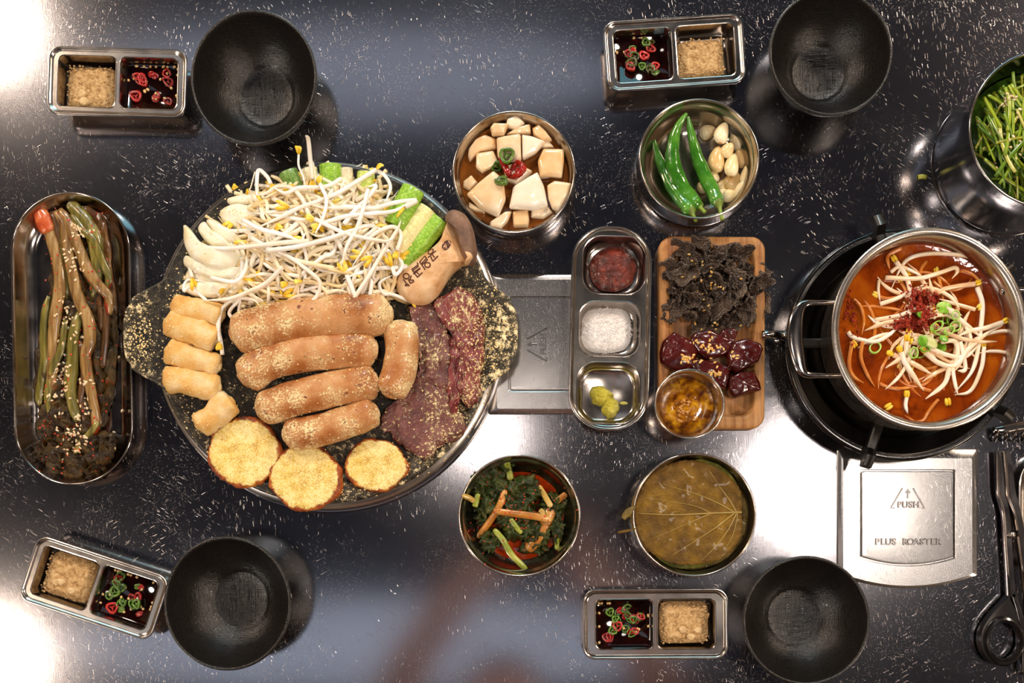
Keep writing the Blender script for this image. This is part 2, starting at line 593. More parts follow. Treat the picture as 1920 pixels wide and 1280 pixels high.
def roaster_plate(loc, rz, label):
    root = empty('roaster_cover_plate', loc, rz, label, 'cover plate', 'pressed steel roaster covers')
    o0 = arc_outline(0.131, 0.060, -0.058, 0.012)
    mb = MB()
    def rg(d, z): return [(x, y, z) for x, y in shrink(o0, d)]
    inner = arc_outline(0.0885, 0.0405, -0.0415, 0.0075)
    def ri(d, z): return [(x*(1 - d/0.044), y*(1 - d/0.042), z) for x, y in inner]
    mb.rings([rg(0, 0.0), rg(0, 0.0012), rg(0.0008, 0.0020), rg(0.0052, 0.0030)], True, False)
    fill_between(mb, rg(0.0052, 0.0030), [ri(-0.0006, 0.0030)])
    mb.rings([ri(-0.0006, 0.0030), ri(0, 0.0026), ri(0, 0.0012)], False, False)
    mb.build('frame', M_plate, root, smooth=True, autos=25)
    mb = MB()
    mb.rings([ri(0.0012, 0.0010), ri(0.0012, 0.0024), ri(0.0018, 0.0030), ri(0.0030, 0.0031)])
    lid = mb.build('lid', M_plate, root, smooth=True, autos=30)
    z = 0.0031
    adv = {'I': 0.4}
    for s, sz, yy in (('PUSH', 0.0082, 0.0078), ('PLUS ROASTER', 0.0084, -0.0268)):
        st_ = 0.0052
        for k, ch in enumerate(s):
            if ch == ' ': continue
            v, f = text_mesh(ch, sz, 0.0012)
            MB().add([(a + (k - (len(s)-1)/2)*st_, b + yy, c + z) for a, b, c in v], f).build('raised_letter', M_letter, lid, smooth=False)
    def bar(pts, r=0.0008):
        MB().tube([(p[0], p[1], z) for p in pts], r, 6).build('raised_mark', M_letter, lid, smooth=False)
    bar([(-0.0050, 0.0235), (-0.0160, 0.0048), (-0.0125, 0.0048)])
    bar([(0.0050, 0.0235), (0.0155, 0.0048), (0.0128, 0.0048)])
    bar([(0, 0.0220), (0, 0.0140)]); bar([(-0.0020, 0.0190), (0, 0.0222), (0.0020, 0.0190)])
    return root
c = P(1700, 962)
roaster_plate((c.x, c.y, 0.0002), 0, 'bright steel roaster cover plate stamped PLUS ROASTER beside the tongs')
c = P(1035, 646)
roaster_plate((c.x, c.y, 0.0002), pi/2, 'dark reflecting roaster cover plate half hidden under the three-well sauce tray')

# ------------------------------------------------------------------ black bowls
def bowl_mat():
    t = NT('black_melamine')
    v = t.coords()
    a = t.noise(t.coords((1, 0.05, 1)), 1100, 2); b = t.noise(t.coords((0.05, 1, 1)), 1100, 2)
    wv = t.math('ADD', t.ramp(a, [(0.4, 0.0), (0.62, 1.0)]), t.ramp(b, [(0.4, 0.0), (0.62, 1.0)]))
    n = t.bump(wv, 0.28, 0.0004)
    c = t.mix(wv, col('#0b0a0a'), col('#1c1815'))
    return t.set(color=c, rough=t.math('ADD', t.math('MULTIPLY', wv, 0.05), 0.25), normal=n, spec=0.6)
M_bowl = bowl_mat()
def black_bowl(px, py, w, h, label, zt=0.055):
    rx, ry = L(w/2, zt), L(h/2, zt)
    c = P(px, py, zt)
    root = empty('black_bowl', (c.x, c.y, 0.0004), 0, label, 'bowl', 'black ribbed soup bowls')
    r = 0.5*(rx + ry)
    k = r / 0.0585
    prof = [(0.020, 0.003), (0.0265, 0.003), (0.0275, 0.0), (0.0305, 0.0), (0.0310, 0.004), (0.036, 0.010), (0.046, 0.021), (0.053, 0.036), (0.0572, 0.050),
            (0.0583, 0.0538), (0.0585, 0.0548), (0.0580, 0.0554), (0.0570, 0.0553), (0.0562, 0.0545), (0.0555, 0.050), (0.0510, 0.037), (0.0440, 0.0245), (0.0365, 0.0160), (0.0305, 0.0120), (0.0275, 0.0103),
            (0.0262, 0.0088), (0.0250, 0.0082), (0.018, 0.0078), (0.009, 0.0076), (0.001, 0.0076)]
    b = MB().lathe([(a*k, z) for a, z in prof], 72, cap0=True, cap1=True).build('bowl_body', M_bowl, root)
    b.scale = (rx/r, ry/r, 1)
    rim = MB(); pr = [(0.0585*k + 0.0006*cos(t), 0.0530 + 0.0011*sin(t)) for t in [2*pi*i/8 for i in range(9)]]
    rim.lathe(pr, 72); ro = rim.build('rim', M_bowl, root); ro.scale = (rx/r, ry/r, 1)
    return root
black_bowl(475.5, 145, 235, 253, 'empty black bowl at top left next to the tray of powder and sauce')
black_bowl(426, 1131, 237, 250, 'empty black bowl at bottom left below the hot pan')
black_bowl(1558, 98, 230, 236, 'empty black bowl cut off by the top edge of the photo')
black_bowl(1512, 1163, 237, 240, 'empty black bowl at bottom right below the bright roaster cover')

# ------------------------------------------------------------------ steel trays with wells
M_steel = steel('stainless_steel', '#bdb5ad', 0.20)
M_steel2 = steel('brushed_stainless', '#b4ada8', 0.26, (1, 0.06, 1))
M_steel_s = steel('shiny_steel', '#b3aba6', 0.14)
def tray(name, c, rz, w, h, r, zt, wells, label, cat, group=None, flange=0.010, bead=0.0022, deck=0.003, taper=0.008, mat=None, feet=True, lipw=None):
    """wells: list of (x, y, w, h, r, floor z)"""
    mat = mat or M_steel
    root = empty(name, (c.x, c.y, 0.0003), rz, label, cat, group)
    mb = MB()
    dk = zt - deck
    rings = [loop(w-2*taper-0.012, h-2*taper-0.012, max(r-taper, .004), 0.0, 8), loop(w-2*taper-0.006, h-2*taper-0.006, max(r-taper, .004), 0.0008, 8),
             loop(w-2*taper-0.003, h-2*taper-0.003, max(r-taper, .004), 0.004, 8), loop(w-0.008, h-0.008, r-0.003, zt*0.62, 8), loop(w-0.005, h-0.005, r-0.002, zt*0.66, 8),
             loop(w-0.004, h-0.004, r-0.002, zt-0.0035, 8), loop(w, h, r, zt-0.0028, 8), loop(w+0.0006, h+0.0006, r, zt-0.0014, 8), loop(w, h, r, zt-0.0002, 8),
             loop(w-bead, h-bead, r-bead/2, zt, 8), loop(w-2*bead, h-2*bead, r-bead, zt-0.0006, 8), loop(w-2*bead-0.0015, h-2*bead-0.0015, r-bead, zt-0.0018, 8),
             loop(w-2*bead-0.003, h-2*bead-0.003, r-bead-0.001, dk+0.0003, 8)]
    mb.rings(rings, True, False)
    dl = loop(w-2*bead-0.004, h-2*bead-0.004, r-bead-0.001, dk, 8)
    mb.rings([rings[-1], dl], False, False)
    holes = []
    for (x, y, a, b, rr, fz) in wells:
        hl = loop(a, b, rr, dk, 7, (x, y))
        holes.append(hl)
    fill_between(mb, dl, holes)
    for (x, y, a, b, rr, fz), hl in zip(wells, holes):
        mb.rings([hl, loop(a-0.0008, b-0.0008, rr, dk+0.0006, 7, (x, y)), loop(a-0.0020, b-0.0020, rr, dk+0.0004, 7, (x, y)), loop(a-0.003, b-0.003, rr, dk-0.0014, 7, (x, y)),
                  loop(a-0.0050, b-0.0050, rr-0.001, fz+0.006, 7, (x, y)), loop(a-0.0085, b-0.0085, rr-0.001, fz+0.0016, 7, (x, y)), loop(a-0.014, b-0.014, max(rr-0.003, .002), fz, 7, (x, y))], False, True)
    mb.build('tray_body', mat, root, autos=50)
    return root

M_powder = food('bean_powder', [(0.25, '#a98455'), (0.5, '#c9a472'), (0.75, '#e2c595')], scale=350, rough=0.95, bump=0.9, bscale=900, bdist=0.0012, spec=0.15)
M_lump = food('powder_lump', [(0.3, '#c4a272'), (0.7, '#e0c598')], scale=300, rough=0.95, bump=0.6, bscale=700, spec=0.15)
def soy_mat():
    t = NT('soy_sauce')
    n = t.noise(t.coords(), 90, 3)
    c = t.ramp(n, [(0.35, col('#0b0302')), (0.6, col('#1a0503')), (0.78, col('#3a0d05'))])
    return t.set(color=c, rough=0.05, spec=0.6, normal=t.bump(t.noise(t.coords(), 60, 2), 0.15, 0.001))
M_soy = soy_mat()
M_gr = food('green_chili', [(0.3, '#2c4a0c'), (0.7, '#5f8420')], scale=200, rough=0.22, coat=0.5, bump=0.1, rnd=0.3)
M_rd = food('red_chili', [(0.3, '#780a06'), (0.7, '#b81e12')], scale=200, rough=0.22, coat=0.5, bump=0.1, rnd=0.3)
M_od = food('olive_chili', [(0.3, '#30310a'), (0.7, '#5b5a16')], scale=200, rough=0.22, coat=0.5, bump=0.1)
M_seed = food('chili_seed', [(0.3, '#c59a55'), (0.7, '#ecd09a')], scale=300, rough=0.4, bump=0.1)

def ring_mesh(seed, r=0.0048, h=0.0030, th=0.0019):
    rr = random.Random(seed)
    mb = MB()
    n = 18
    e = rr.uniform(0.7, 1.0)
    op = rr.random() < 0.25
    rings = []
    for k in range(n + (0 if not op else -3)):
        a = 2*pi*k/n
        q = r*(1 + 0.10*sin(3*a + seed))
        d = Vector((cos(a), sin(a)*e, 0))
        rings.append([d*q + Vector((0, 0, h)), d*(q-th) + Vector((0, 0, h*0.9)), d*(q-th) + Vector((0, 0, 0)), d*q])
    mb.rings(rings, True, True, closed=not op)
    for k in range(3):
        a = 2*pi*k/3 + seed
        mb.tube([(0, 0, h*0.35), (cos(a)*(r-th), sin(a)*e*(r-th), h*0.35)], 0.0008, 5)
    mb.ico((0, 0, h*0.35), 0.0014, 1, (1, 1, .6))
    return mb
RINGS = {}
def chili_ring(loc, mat, kind, seed, label, group, tilt=0.4, sc=1.0):
    key = (mat.name, seed % 5)
    rr = random.Random(seed*13 + 5)
    if key not in RINGS:
        o = ring_mesh(seed % 5).build('chili_ring', mat)
        RINGS[key] = o.data
    else:
        o = bpy.data.objects.new('chili_ring', RINGS[key]); COL.objects.link(o)
    o.location = loc
    o.rotation_euler = (rr.uniform(-tilt, tilt), rr.uniform(-tilt, tilt), rr.uniform(0, 6.28))
    o.scale = (sc, sc, sc)
    tag(o, label, 'chili slice', group)
    return o
SEEDM = MB().ico((0, 0, 0), 0.0014, 2, (1, 0.85, 0.6)).build('chili_seed', M_seed)
SEED_DATA = SEEDM.data
bpy.data.objects.remove(SEEDM)

def seasoning(cpx, cpy, rz, wpx, hpx, sauce_right, tag_txt, zt=0.026, seed=0, flat_rim=False, full=(0.93, 0.95), poff=(0, 0), nring=12, nseed=22, greens=0.5):
    c = P(cpx, cpy, zt)
    w, h = L(wpx, zt), L(hpx, zt)
    ww_ = (w - 0.018)/2 if not flat_rim else (w - 0.024)/2
    wh = h - (0.014 if not flat_rim else 0.017)
    d = ww_/2 + 0.0012
    fz = 0.0035
    r = tray('seasoning_tray', c, rz, w, h, 0.0115, zt, [(-d, 0, ww_, wh, 0.006, fz), (d, 0, ww_, wh, 0.006, fz)],
             'two-well steel seasoning tray ' + tag_txt, 'tray', 'two-well seasoning trays', deck=0.0022 if not flat_rim else 0.0010)
    rr = random.Random(seed)
    M = Matrix.Translation(c) @ Matrix.Rotation(rz, 4, 'Z')
    ps = -1 if sauce_right else 1
    # powder mound: square-ish height field + clumps
    pw, ph = (ww_-0.006)/2*full[0], (wh-0.006)/2*full[1]
    zl = 0.0105
    mb = MB()
    blob(mb, (0, 0), (pw, ph), 0.0060, 0, 0.0040, 170, seed, 72, 30, 6, 0.05, sq=6, octv=4)
    for i in range(260):
        x, y = rr.uniform(-pw, pw)*0.98, rr.uniform(-ph, ph)*0.98
        q = rr.uniform(0.0004, 0.0013)
        mb.ico((x, y, 0.0052 + rr.uniform(-0.001, 0.0014)), q, 1, (1, rr.uniform(0.7, 1), 0.8))
    p = MB(); p.v = mb.v; p.f = mb.f
    o = p.build('bean_powder', M_powder)
    q = M @ Vector((ps*d + poff[0], poff[1], 0)); o.location = (q.x, q.y, zl); o.rotation_euler = (0, 0, rz)
    # skirt down to the floor so the heap is solid
    tag(o, 'heap of ground roasted bean powder in the seasoning tray ' + tag_txt, 'powder', 'bean powder heaps', 'stuff')
    if seed in (1, 3, 4):
        pl = MB()
        for i in range(4 if seed == 1 else 3):
            x, y = (rr.uniform(-0.7, 0.6)*pw, rr.uniform(-0.85, -0.2)*ph)
            ol = [(x + 0.0045*cos(a)*rr.uniform(0.7, 1.2), y + 0.004*sin(a)*rr.uniform(0.7, 1.2)) for a in [2*pi*k/6 for k in range(6)]]
            pillow(pl, ol, 0.0035, 0.005, 0, 0.8, 0.001, 300, i)
        tag(pl.build('powder_lumps', M_lump, o), kind='stuff')
    # liquid
    lw, lh = ww_ - 0.0052, wh - 0.0052
    mb = MB(); mb.rings([loop(lw-0.004, lh-0.004, 0.004, fz+0.001, 7), loop(lw, lh, 0.0055, fz+0.004, 7), loop(lw, lh, 0.0055, 0.0135, 7), loop(lw-0.001, lh-0.001, 0.005, 0.0130, 7)])
    o = mb.build('soy_sauce', M_soy)
    q = M @ Vector((-ps*d, 0, 0)); o.location = (q.x, q.y, 0.0004); o.rotation_euler = (0, 0, rz)
    tag(o, 'dark soy sauce in the seasoning tray ' + tag_txt, 'sauce', 'soy sauce wells', 'stuff')
    for i in range(nring):
        x, y = rr.uniform(-0.80, 0.80)*(lw/2-0.003), rr.uniform(-0.82, 0.82)*(lh/2-0.003)
        if seed == 2: x *= 0.85; 
        u = M @ Vector((-ps*d + x, y, 0))
        g = rr.random()
        if seed == 1: mm, kk = (M_rd, 'red') if g < 0.85 else (M_od, 'olive')
        else: mm, kk = (M_gr, 'green') if g < greens else ((M_rd, 'red') if g < greens + 0.3 else (M_od, 'olive'))
        chili_ring((u.x, u.y, 0.0126 + rr.uniform(-0.0006, 0.0014)), mm, kk, seed*40 + i, kk + ' chili slice floating in soy sauce of the tray ' + tag_txt, kk + ' chili slices in the tray ' + tag_txt, sc=rr.uniform(0.75, 1.15), tilt=0.38)
    for i in range(4):
        x, y = rr.uniform(-0.75, 0.75)*(lw/2-0.004), rr.uniform(-0.75, 0.75)*(lh/2-0.004)
        u = M @ Vector((-ps*d + x, y, 0)); ch = MB(); a0 = rr.uniform(0, 6)
        pillow(ch, [(0.0042*rr.uniform(.7, 1.2)*cos(a0 + 2*pi*k/5), 0.0034*rr.uniform(.7, 1.2)*sin(a0 + 2*pi*k/5)) for k in range(5)], 0, 0.002, 20, 0.8, 0.0006, 300, i)
        g = rr.random() < 0.3 and seed != 1
        o = ch.build('chili_chunk', M_gr if g else M_rd, None, (u.x, u.y, 0.0122), rot=(rr.uniform(-.3, .3), rr.uniform(-.3, .3), 0))
        tag(o, ('green' if g else 'red') + ' chili chunk half sunk in soy sauce of the tray ' + tag_txt, 'chili', 'chili chunks in the tray ' + tag_txt)
    for i in range(nseed):
        if rr.random() < 0.5:
            x, y = rr.choice((-1, 1))*(lw/2-0.002), rr.uniform(-1, 1)*(lh/2-0.002)
            if rr.random() < 0.5: x, y = rr.uniform(-1, 1)*(lw/2-0.002), (lh/2-0.002)
        else:
            x, y = rr.uniform(-0.8, 0.8)*(lw/2-0.002), rr.uniform(-0.8, 0.8)*(lh/2-0.002)
        u = M @ Vector((-ps*d + x, y, 0))
        s_ = bpy.data.objects.new('chili_seed', SEED_DATA); COL.objects.link(s_)
        s_.location = (u.x, u.y, 0.0138 + (0.0012 if rr.random() < 0.3 else 0)); s_.rotation_euler = (0, 0, rr.uniform(0, 6))
        tag(s_, 'pale chili seed floating in soy sauce of the tray ' + tag_txt, 'seed', 'chili seeds in the tray ' + tag_txt)
    return r
seasoning(219.5, 153, radians(-1.8), 260, 128, True, 'at top left', seed=1, nring=9, nseed=30, poff=(0, -0.002))
seasoning(1265, 98, radians(4), 262, 131, False, 'at top right', seed=2, nring=13, nseed=8, full=(0.88, 0.80), poff=(-0.003, -0.002))
seasoning(176, 1101.5, radians(-18.3), 262, 128, True, 'at bottom left', seed=3, nring=13, nseed=26)
seasoning(1229, 1170, radians(0.3), 272, 131, False, 'at bottom right', seed=4, flat_rim=True, nring=18, nseed=16, zt=0.022, greens=0.6, poff=(-0.001, 0.001))
# ------------------------------------------------------------------ hot pan
PZ = 0.031          # cooking surface
def pan_mat():
    t = NT('black_iron_with_cheese_powder')
    v = t.coords()
    base = t.mix(t.ramp(t.noise(v, 1500, 2), [(0.60, 0.0), (0.66, 1.0)]), col('#0e0c0b'), col('#3a322a'))
    f1 = t.noise(v, 900, 5, 0.8)
    f2 = t.noise(v, 190, 3, 0.6)
    sx = t.n('ShaderNodeSeparateXYZ'); t.l(v, sx.inputs[0])
    # more powder on the right handle and lower right rim, some on the left handle and upper left rim
    g = t.math('MULTIPLY', t.math('ADD', sx.outputs[0], -0.02), 0.62, clamp=False)
    gl = t.math('MULTIPLY', t.math('MAXIMUM', t.math('SUBTRACT', t.math('MULTIPLY', sx.outputs[0], -1.0), 0.11), 0.0), 0.9)
    gr = t.math('MULTIPLY', t.math('MAXIMUM', t.math('SUBTRACT', sx.outputs[0], 0.14), 0.0), 0.2)
    gy = t.math('MULTIPLY', sx.outputs[1], -0.30)
    big = t.math('MULTIPLY', t.math('SUBTRACT', t.noise(v, 28, 2), 0.5), 0.22)
    sm = t.math('ADD', t.math('ADD', t.math('ADD', t.math('MULTIPLY', f1, 0.45), t.math('MULTIPLY', f2, 0.55)), t.math('ADD', t.math('MAXIMUM', g, 0.0), gl)), t.math('ADD', t.math('ADD', gy, gr), big))
    mk = t.ramp(sm, [(0.605, 0.0), (0.655, 1.0)])
    fine = t.math('MULTIPLY', t.ramp(t.noise(v, 2200, 3, 0.7), [(0.56, 0.0), (0.6, 0.6)]), t.ramp(sm, [(0.46, 0.0), (0.62, 1.0)]))
    mk = t.math('MAXIMUM', mk, fine)
    c = t.mix(mk, base, t.mix(f2, col('#efd090'), col('#fff0c8')))
    t.set(color=c, rough=t.mix(mk, 0.36, 0.9, ty='FLOAT'), normal=t.bump(mk, 0.6, 0.001, t.bump(t.noise(v, 900, 3), 0.15, 0.0004)))
    return t.m
M_pan = pan_mat()
pc = P(609, 625, 0.035)
pan = empty('round_griddle_pan', (pc.x, pc.y, 0.0004), 0, 'large round black iron griddle pan with two handles dusted with cheese powder', 'pan')
R0 = L(319, 0.035)
def pan_R(th, base, f):
    # two rounded handles left and right
    d = min(abs((th + pi) % (2*pi) - pi), abs((th % (2*pi)) - pi))
    left = abs((th % (2*pi)) - pi) < pi/2
    tab = (L(60, 0.035) if left else L(43, 0.035))
    x = (d - radians(7.0)) / radians(13)
    s = 1 - min(max(x, 0), 1); s = s*s*(3 - 2*s)
    ex = base + tab*f*s
    if s > 0.9: ex = base + tab*f*s * (1 - 0.10*(d/radians(9))**4)
    return ex
mb = MB()
NPAN = 240
def pr(base, z, f):
    return [(cos(2*pi*k/NPAN)*pan_R(2*pi*k/NPAN, base, f), sin(2*pi*k/NPAN)*pan_R(2*pi*k/NPAN, base, f), z) for k in range(NPAN)]
mb.rings([pr(0.120, 0.0245, 0), pr(R0-0.005, 0.0275, 1), pr(R0-0.001, 0.031, 1), pr(R0, 0.0335, 1), pr(R0-0.0008, 0.0352, 1), pr(R0-0.003, 0.0357, 1),
          pr(R0-0.006, 0.0352, 1), pr(R0-0.009, 0.0345, 0.85), pr(R0-0.013, 0.0325, 0.0), pr(R0-0.018, PZ, 0), pr(0.1, PZ-0.0006, 0), pr(0.03, PZ-0.001, 0)])
M_dark = food('black_iron', [(0.3, '#0d0b0a'), (0.7, '#1a1715')], scale=80, rough=0.4, bump=0.2, bscale=600)
mb.build('cooking_plate', M_pan, pan)
mb = MB(); mb.lathe([(0.10, 0.0), (0.150, 0.0), (0.1580, 0.003), (0.1612, 0.009), (0.1602, 0.018), (0.158, 0.0265), (0.150, 0.027), (0.12, 0.0245)], 120, cap0=True, cap1=True)
o = mb.build('steel_base', steel('pan_side_steel', '#c4bfbb', 0.3), pan)

POW = ('#f0cd86', 900, 0.53, 90, 0.45)
M_saus = food('grilled_intestine', [(0.30, '#7c3c14'), (0.40, '#ab6a34'), (0.52, '#c8915c'), (0.72, '#dcb084')], scale=26, rough=0.42, bump=0.35, bscale=240, bdist=0.0012,
              coat=0.25, sss=0.08, powder=('#f0d296', 560, 0.555, 48, 0.62), specks=[('#3f3a16', 620, 0.69), ('#7a3410', 100, 0.66)], detail=5)
M_rice = food('fried_rice_cake', [(0.30, '#d08c36'), (0.46, '#e8b868'), (0.62, '#f8e2b6'), (0.8, '#fcf0dc')], scale=32, rough=0.6, bump=0.9, bscale=480, bdist=0.0012,
              sss=0.1, powder=('#f7cf7e', 1100, 0.56, 60, 0.3), specks=[('#4a3a14', 900, 0.71)])
def potato_mat():
    t = NT('fried_potato')
    v = t.coords()
    n = t.noise(v, 110, 4)
    topc = t.ramp(n, [(0.3, col('#c4942a')), (0.5, col('#dcb848')), (0.7, col('#ecd880'))])
    side = t.ramp(t.noise(v, 90, 4), [(0.35, col('#4a1606')), (0.5, col('#9a4410')), (0.7, col('#d0802a'))])
    g = t.n('ShaderNodeSeparateXYZ'); t.l(v, g.inputs[0])
    zz = t.math('ADD', g.outputs[2], t.math('MULTIPLY', t.math('SUBTRACT', t.noise(v, 200, 4), 0.5), 0.0045))
    gc = t.n('ShaderNodeVectorMath', operation='SUBTRACT'); tcg = t.n('ShaderNodeTexCoord'); t.l(tcg.outputs['Generated'], gc.inputs[0]); gc.inputs[1].default_value = (0.5, 0.5, 0.5)
    sp_ = t.n('ShaderNodeSeparateXYZ'); t.l(gc.outputs[0], sp_.inputs[0])
    rad_ = t.math('SQRT', t.math('ADD', t.math('MULTIPLY', sp_.outputs[0], sp_.outputs[0]), t.math('MULTIPLY', sp_.outputs[1], sp_.outputs[1])))
    rr_ = t.math('ADD', rad_, t.math('MULTIPLY', t.math('SUBTRACT', t.noise(v, 150, 4), 0.5), 0.16))
    mk = t.math('MULTIPLY', t.ramp(t.math('MULTIPLY', zz, 100), [(0.66, 0.0), (0.80, 1.0)]), t.ramp(rr_, [(0.425, 1.0), (0.455, 0.0)]))
    c = t.mix(mk, side, topc)
    f = t.math('ADD', t.noise(v, 900, 5, 0.8), t.math('MULTIPLY', t.noise(v, 60, 2), 0.25))
    pm_ = t.math('MULTIPLY', t.ramp(f, [(0.60, 0.0), (0.67, 1.0)]), mk)
    c = t.mix(pm_, c, col('#f8e6a6'))
    c = t.mix(t.ramp(t.noise(v, 800, 2), [(0.70, 0.0), (0.72, 1.0)]), c, col('#4c4a14'))
    t.set(color=c, rough=0.55, normal=t.bump(t.noise(v, 500, 5), 0.7, 0.0014), sss=0.06, ssss=0.005)
    return t.m
M_pot = potato_mat()
M_beef = food('raw_beef', [(0.28, '#54181d'), (0.5, '#7a2a2c'), (0.7, '#93443e')], scale=70, rough=0.38, bump=0.6, bscale=330, bdist=0.0016, coat=0.25,
              stretch=(1.2, 0.7, 1), powder=('#f0d69c', 330, 0.600, 42, 0.42), specks=[('#9a5a55', 700, 0.66)])

M_beef2 = food('browning_beef', [(0.28, '#3e1c18'), (0.5, '#683430'), (0.7, '#84504a')], scale=60, rough=0.42, bump=0.7, bscale=330, bdist=0.0018, coat=0.2, powder=('#f0d69c', 330, 0.600, 42, 0.42), specks=[('#9a6a60', 700, 0.66)])

def lump_tube(name, pts, rad, mat, label, cat, group, zb=PZ, n=28, m=34, rn=0.12, ns=55, seed=0, flat=0.88, ends=0.45, square=0.0):
    c3 = catmull([tuple(P(x, y, zb + rad)) for x, y in pts], m)
    def rf(u):
        e = min(u, 1-u) / 0.10
        e = min(e, 1)
        return rad * (ends + (1-ends)*sqrt(max(0, 1 - (1-e)**2))) if not square else rad*(0.72 + 0.28*min(1, e*2.0)**0.5)
    mb = MB()
    mb.tube(c3, rf, n, rnoise=rn, nscale=ns, seed=seed, flat=flat)
    # puckered end caps
    for end, sgn in ((0, -1), (-1, 1)):
        p = c3[end]; q = c3[1 if end == 0 else -2]
        t = (p - q).normalized()
        rr = rf(0)
        mb2 = MB(); mb2.ico(p - t*rr*0.1, rr*1.0, 2, (0.45, 0.92, flat*0.9), Euler((0, 0, atan2(t.y, t.x))))
        vs = []
        for v in mb2.v:
            d = 1 + 0.18*nz(v, 160, seed)
            vs.append(tuple(p + (Vector(v) - p)*d))
        mb.add(vs, mb2.f)
    o = centred(mb, name, mat)
    return tag(o, label, cat, group)
G = 'grilled intestine rolls on the pan'
food_objs = []
food_objs += [
 lump_tube('grilled_intestine', [(436, 628), (520, 608), (620, 594), (732, 588)], L(41, PZ+.02), M_saus, 'longest pale intestine roll, topmost, just under the bean sprouts', 'sausage', G, seed=1, rn=0.10),
 lump_tube('grilled_intestine', [(458, 712), (500, 680), (560, 664), (640, 655), (702, 655)], L(36, PZ+.02), M_saus, 'browned curved intestine roll, second from the sprouts', 'sausage', G, seed=2, rn=0.10, ends=0.62),
 lump_tube('grilled_intestine', [(488, 770), (560, 745), (640, 726), (704, 716)], L(34, PZ+.02), M_saus, 'browned intestine roll lying third from the bean sprouts', 'sausage', G, seed=3, ends=0.7),
 lump_tube('grilled_intestine', [(535, 816), (600, 806), (660, 788), (704, 768)], L(31, PZ+.016), M_saus, 'short pale intestine roll lying just above the potato slices', 'sausage', G, seed=4, ends=0.6),
 lump_tube('grilled_intestine', [(746, 606), (754, 650), (748, 698), (730, 740)], L(32, PZ+.016), M_saus, 'short upright intestine roll beside the raw beef strips', 'sausage', G, seed=5, ends=0.6)]
G = 'golden fried rice cakes on the pan'
for i, (pts, r, lb) in enumerate([
   ([(322, 572), (355, 578), (392, 584), (420, 592)], 22, 'golden rice cake half covered by the edge of the sprouts'),
   ([(310, 603), (350, 618), (385, 630), (407, 640)], 25, 'golden rice cake with pale left tip, second of the row'),
   ([(312, 655), (345, 668), (385, 678), (412, 688)], 24, 'golden rice cake speckled with herbs, third of the row'),
   ([(308, 716), (340, 712), (378, 722), (412, 728)], 26, 'paler wavy rice cake, lowest of the stacked row of four'),
   ([(370, 800), (395, 782), (420, 762), (436, 750)], 25, 'slanting golden rice cake next to the first potato slice')]):
    food_objs.append(lump_tube('rice_cake', pts, L(r, PZ+.01), M_rice, lb, 'rice cake', G, seed=10+i, n=20, m=22, rn=0.34, ns=85, flat=0.8, ends=0.42))
G = 'fried potato slices on the pan'
for i, (cx_, cy_, rx, ry, lb) in enumerate([(456, 848, 69, 66, 'round fried potato slice with crusty edge, leftmost'),
        (573, 896, 70, 62, 'round fried potato slice overhanging the lower pan rim'), (704, 872, 60, 50, 'oval fried potato slice next to the beef')]):
    rr = random.Random(i)
    ol = []
    for k in range(22):
        a = 2*pi*k/22
        q = 1 + 0.05*rr.uniform(-1, 1)
        ol.append(tuple(P(cx_ + rx*q*cos(a), cy_ + ry*q*sin(a), PZ+.01)))
    mb = MB(); pillow(mb, ol, PZ - 0.0005 + (0.002 if i == 1 else 0), 0.0095, 88, 0.35, 0.0012, 160, i, crown=0.25, edge=0.0015)
    food_objs.append(tag(centred(mb, 'potato_slice', M_pot, base_z=PZ), lb, 'potato', G))
G = 'raw beef strips on the pan'
beefA = [(768, 572), (800, 566), (828, 580), (840, 612), (846, 650), (848, 700), (846, 750), (872, 790), (862, 822), (830, 832), (800, 858), (762, 840), (735, 815), (713, 800), (722, 768), (752, 745), (778, 705), (790, 660), (786, 620), (772, 595)]
beefB = [(812, 572), (838, 548), (868, 540), (892, 560), (906, 600), (908, 650), (900, 700), (900, 745), (880, 762), (862, 752), (852, 780), (840, 760), (838, 710), (842, 660), (846, 620), (834, 592)]
for i, (ol, h, lb) in enumerate([(beefA, 0.011, 'brownish raw beef strip bending down beside the upright intestine roll'), (beefB, 0.014, 'redder raw beef strip nearest the right pan handle')]):
    mb = MB()
    # ribbon loft: crowned heightfield with scalloped edge
    pillow(mb, pxs(ol, PZ+.01), PZ, h, 110, 0.5, 0.0065, 150, 30+i, crown=0.6, rings=9, edge=0.004)
    food_objs.append(tag(centred(mb, 'beef_strip', M_beef if i else M_beef2, base_z=PZ), lb, 'beef', G))

# king oyster mushroom with a burnt-in brand
M_stem = food('mushroom_stem', [(0.3, '#c08a52'), (0.5, '#d8ae80'), (0.75, '#e6c9a2')], scale=80, rough=0.5, bump=0.3, bscale=260, sss=0.03, stretch=(1, 1, 1), specks=[('#5a3a1c', 500, 0.74)])
M_cap = food('mushroom_cap', [(0.3, '#5d4334'), (0.55, '#86654f'), (0.75, '#a5836a')], scale=60, rough=0.6, bump=0.3, bscale=700, specks=[('#3d2a20', 900, 0.68)])
M_burn = food('burnt_mark', [(0.3, '#3a1808'), (0.7, '#6a3212')], scale=500, rough=0.7, bump=0.2, bscale=500)
root_m = None
mz = PZ
mb = MB()
stem = [(741, 527), (750, 508), (775, 486), (805, 463), (825, 444), (836, 420), (842, 408), (858, 430), (872, 458), (885, 486), (866, 492), (846, 508), (832, 530), (818, 552), (800, 566), (780, 568), (758, 560), (745, 545)]
pillow(mb, pxs(stem, PZ+.02), PZ, 0.021, 64, 1.3, 0.001, 60, 3, crown=1.6, rings=8)
c = P(800, 500, PZ)
root_m = empty('king_oyster_mushroom', (c.x, c.y, PZ), 0, 'halved king oyster mushroom with branded stem and brown cap on the pan rim', 'mushroom')
